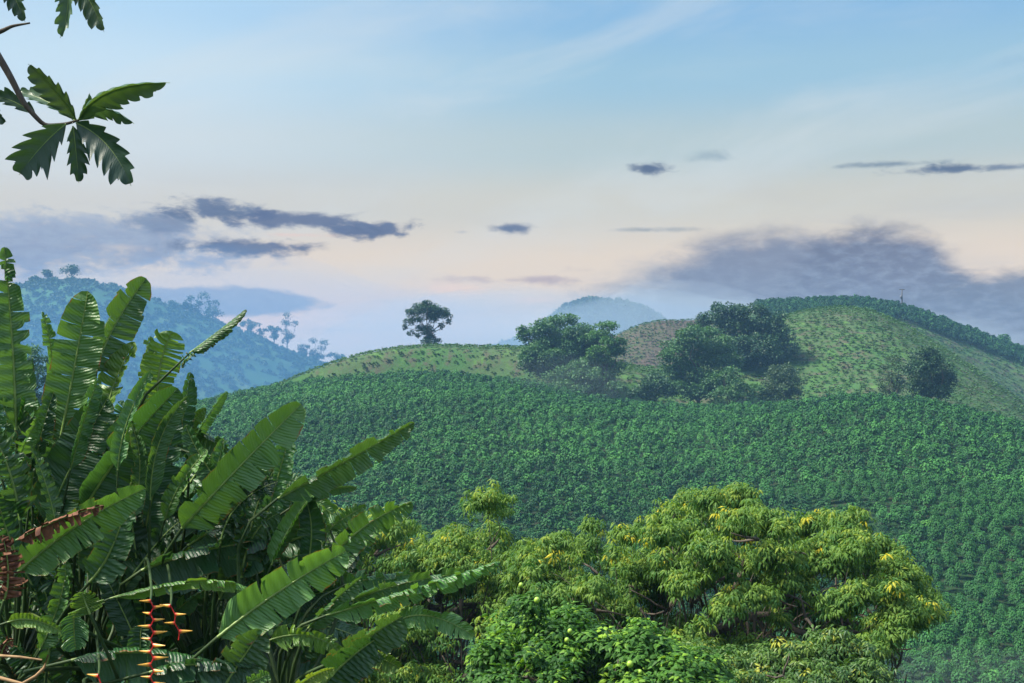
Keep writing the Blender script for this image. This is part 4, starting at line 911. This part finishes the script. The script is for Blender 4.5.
# ------------------------------------------------------------------ lobed leaves hanging in from the upper left
M_bread = banana_mat('lobed_leaf', (.014, .050, .016, 1), (.030, .085, .022, 1), (.045, .085, .045, 1), vein=.25)
broot = Vector((-4.6, 8.2, float(heights([-4.6], [8.2])[0])))
bt = empty('breadfruit_tree', broot, 'tree reaching in at the upper left with large deeply lobed dark leaves', 'tree')
knee = at(-200, -60, 8.6)
v, f = tube([np.array(p-broot) for p in [broot-Vector((0, 0, .2)), broot+Vector((.05, .05, 2.5)), broot+Vector((.25, .1, 5.0)), broot+Vector((.4, .2, 7.5))]], [.20, .16, .12, .08], 8)
link('trunk', new_mesh('trunk', v, f, (M_bark,), smooth=True), bt)
def branch(pts, r):
    pts = [broot+Vector((.25, .1, 5.0))]+[at(*p) for p in pts]; p = np.array([np.array(q-broot) for q in pts]); m = len(p); tq = np.linspace(0, m-1, m*5); pp = np.stack([np.interp(tq, np.arange(m), p[:, k]) for k in range(3)], -1)
    for _ in range(2): pp[1:-1] = (pp[:-2]+pp[1:-1]*2+pp[2:])/4
    v, f = tube(pp, np.linspace(.05**.5, r**.5, len(pp))**2*.8, 8); link('branch', new_mesh('branch', v, f, (M_bark,), smooth=True), bt)
branch([(-120, -50, 8.8), (-30, 10, 9.0), (8, 72, 9.0), (24, 104, 9.0), (44, 126, 9.0), (66, 124, 9.0), (79, 120, 9.0)], .009)
branch([(-150, -60, 8.8), (-60, 50, 9.1), (0, 32, 9.1), (12, 26, 9.1), (30, 23, 9.1)], .007)
branch([(-100, -80, 8.8), (-20, -50, 9.0), (40, -34, 9.0), (70, -22, 9.0)], .009)
branch([(-140, -60, 8.8), (-60, 20, 9.0), (-30, 60, 9.0), (-20, 85, 9.0)], .006)
def lobed(base, mid, tip, wpx, Y, hue, roll, fold, seed, nl=6, depth=.55, dY=(0, 0), curl=.3, sides=(1, 1)):
    depth *= .72; rng = np.random.default_rng(seed); B, M, Tt = [np.array(at(p[0], p[1], Y+d)) for p, d in ((base, 0), (mid, dY[0]), (tip, dY[1]))]
    n = 97; cv = bez(B, M, Tt, n); W = wpx/2/F*Y; tan = nrm(np.gradient(cv, axis=0)); toc = nrm(-cv); N = nrm(toc-(toc*tan).sum(1, keepdims=True)*tan); S = np.cross(tan, N)
    cr, sr = math.cos(roll), math.sin(roll); N, S = N*cr+S*sr, S*cr-N*sr; t = np.linspace(0, 1, n); V, Fc, UV = [], [], []; off = 0; nv = 6; L = np.linalg.norm(np.diff(cv, axis=0), axis=1).sum()
    for si, s in enumerate((1, -1)):
        if not sides[si]: continue
        ph = (t*nl+rng.uniform(0, .3)+.05*np.sin(t*9+seed)) % 1.0
        env = np.clip(np.sin(np.clip(t*1.03+.0, 0, 1)**.85*math.pi), 0, 1)**.65
        saw = np.where(ph < .82, 1-depth*(1-(ph/.82))**1.1, 1-depth*((ph-.82)/.18))
        lw = rng.uniform(.8, 1.1, nl+2)[np.clip((t*nl).astype(int), 0, nl+1)]
        wd = W*.98*env*saw*np.where((t > .08) & (t < .93), 1, 1)*lw
        v = np.linspace(0, 1, nv)[None, :]; w_ = wd[:, None]*v; sl = .75
        ang = fold+curl*v**1.5
        p = cv[:, None]+s*S[:, None]*(w_*np.cos(ang))[..., None]+N[:, None]*(w_*np.sin(ang)+.006*np.sin(t*nl*6.28)[:, None]*v)[..., None]+tan[:, None]*(sl*w_*v)[..., None]
        p[..., 2] -= .12*w_*v
        V.append(p.reshape(-1, 3)); UV.append(np.stack([(t*L)[:, None]*np.ones((1, nv)), s*v*.9*np.ones((n, 1))], -1).reshape(-1, 2))
        i0, j0 = np.meshgrid(np.arange(n-1), np.arange(nv-1), indexing='ij'); qd = np.stack([i0*nv+j0, i0*nv+j0+1, (i0+1)*nv+j0+1, (i0+1)*nv+j0], -1).reshape(-1, 4)
        Fc.append((qd[:, ::-1] if s == 1 else qd)+off); off += n*nv
    o = link('leaf', new_mesh('leaf', np.concatenate(V)-np.array(broot), np.concatenate(Fc), (M_bread,), smooth=True, uv=np.concatenate(UV)), bt); o.color = HUE[hue]
    v, f = tube(cv[::6]-N[::6]*.002-np.array(broot), np.linspace(.006, .0015, len(cv[::6])), 6); link('midrib', new_mesh('midrib', v, f, (M_rib,), smooth=True), o)
lobed((78, 121), (110, 92), (170, 83), 38, 9.0, 'light', .65, .4, 1, 7, .35, (-.05, -.1))
lobed((79, 120), (104, 109), (134, 124), 26, 9.1, 'grey', .8, .4, 2, 5, .45, (.1, .1))
lobed((76, 120), (56, 92), (28, 64), 34, 8.9, 'mid', -.4, .3, 3, 6, .45, (-.1, -.2))
lobed((75, 121), (48, 102), (17, 91), 28, 9.1, 'grey', .6, .3, 4, 6, .5, (.1, .2))
lobed((36, 116), (10, 100), (-12, 97), 28, 9.05, 'dark', .5, .3, 5, 5, .5)
lobed((66, 124), (42, 146), (19, 175), 54, 8.85, 'dark', .1, .15, 6, 5, .62, (-.05, -.1))
lobed((76, 123), (108, 146), (131, 186), 52, 8.8, 'blue', .3, .25, 7, 6, .60, (-.1, -.15), sides=(1, 1))
lobed((73, 126), (76, 152), (79, 183), 32, 9.0, 'dark', -.3, .3, 8, 5, .55)
lobed((80, 119), (84, 108), (90, 93), 12, 9.0, 'light', .5, .5, 9, 4, .2)
lobed((64, -30), (68, 4), (60, 38), 28, 9.0, 'grey', .6, .3, 10, 5, .5)
lobed((70, -25), (88, -2), (104, 32), 34, 8.95, 'mid', .5, .3, 11, 6, .4)
lobed((-2, -30), (12, -8), (25, 22), 30, 9.0, 'dark', .3, .3, 12, 6, .5)
lobed((-20, 84), (-8, 108), (6, 122), 20, 9.0, 'dark', .3, .3, 13, 5, .5)
haze_box()
def mist(name, label, c, r, dens, colr=(.80, .88, .97)):
    rings, seg = 16, 28; V, Fq = [], []
    for i in range(rings+1):
        th = math.pi*(i+.02)/(rings+.04)
        for k in range(seg):
            ph = 2*math.pi*k/seg; b_ = 1+.10*math.sin(ph*3+c[0])*math.sin(th*4)+.08*math.sin(ph*5+th*3)
            V.append((r[0]*b_*math.sin(th)*math.cos(ph), r[1]*b_*math.sin(th)*math.sin(ph), r[2]*b_*math.cos(th)))
    for i in range(rings):
        for k in range(seg): Fq.append((i*seg+k, (i+1)*seg+k, (i+1)*seg+(k+1) % seg, i*seg+(k+1) % seg))
    mt = bpy.data.materials.new('mist_air'); mt.use_nodes = True; t = mt.node_tree; t.nodes.clear(); b = NB(t)
    v = b.n('ShaderNodeVolumePrincipled'); v.inputs['Color'].default_value = (*colr, 1); v.inputs['Density'].default_value = dens
    o = b.n('ShaderNodeOutputMaterial'); t.links.new(v.outputs[0], o.inputs['Volume'])
    h = link(name, new_mesh(name, V, Fq, (mt,), smooth=True), loc=c); tag(h, label, 'mist', kind='stuff')
X = at(610, 372, 1070); mist('mist', 'pale mist bank lying at the foot of the far mountain', (X.x, X.y, X.z), (310, 85, 62), .0052, (.56, .64, .71))
X = at(170, 400, 760); mist('mist', 'blue evening mist pooled in the valley before the blue hill', (X.x, X.y, X.z), (330, 105, 74), .0024, (.17, .43, .80))
X = at(566, 384, 352); mist('mist', 'thin wisp of mist around the low bushes under the spreading trees', (X.x, X.y, X.z), (16, 12, 7.5), .0015)
X = at(980, 700, 140); mist('mist', 'thin mist drifting over the lowest coffee at the bottom right corner', (X.x, X.y, X.z), (22, 12, 5), .0018)
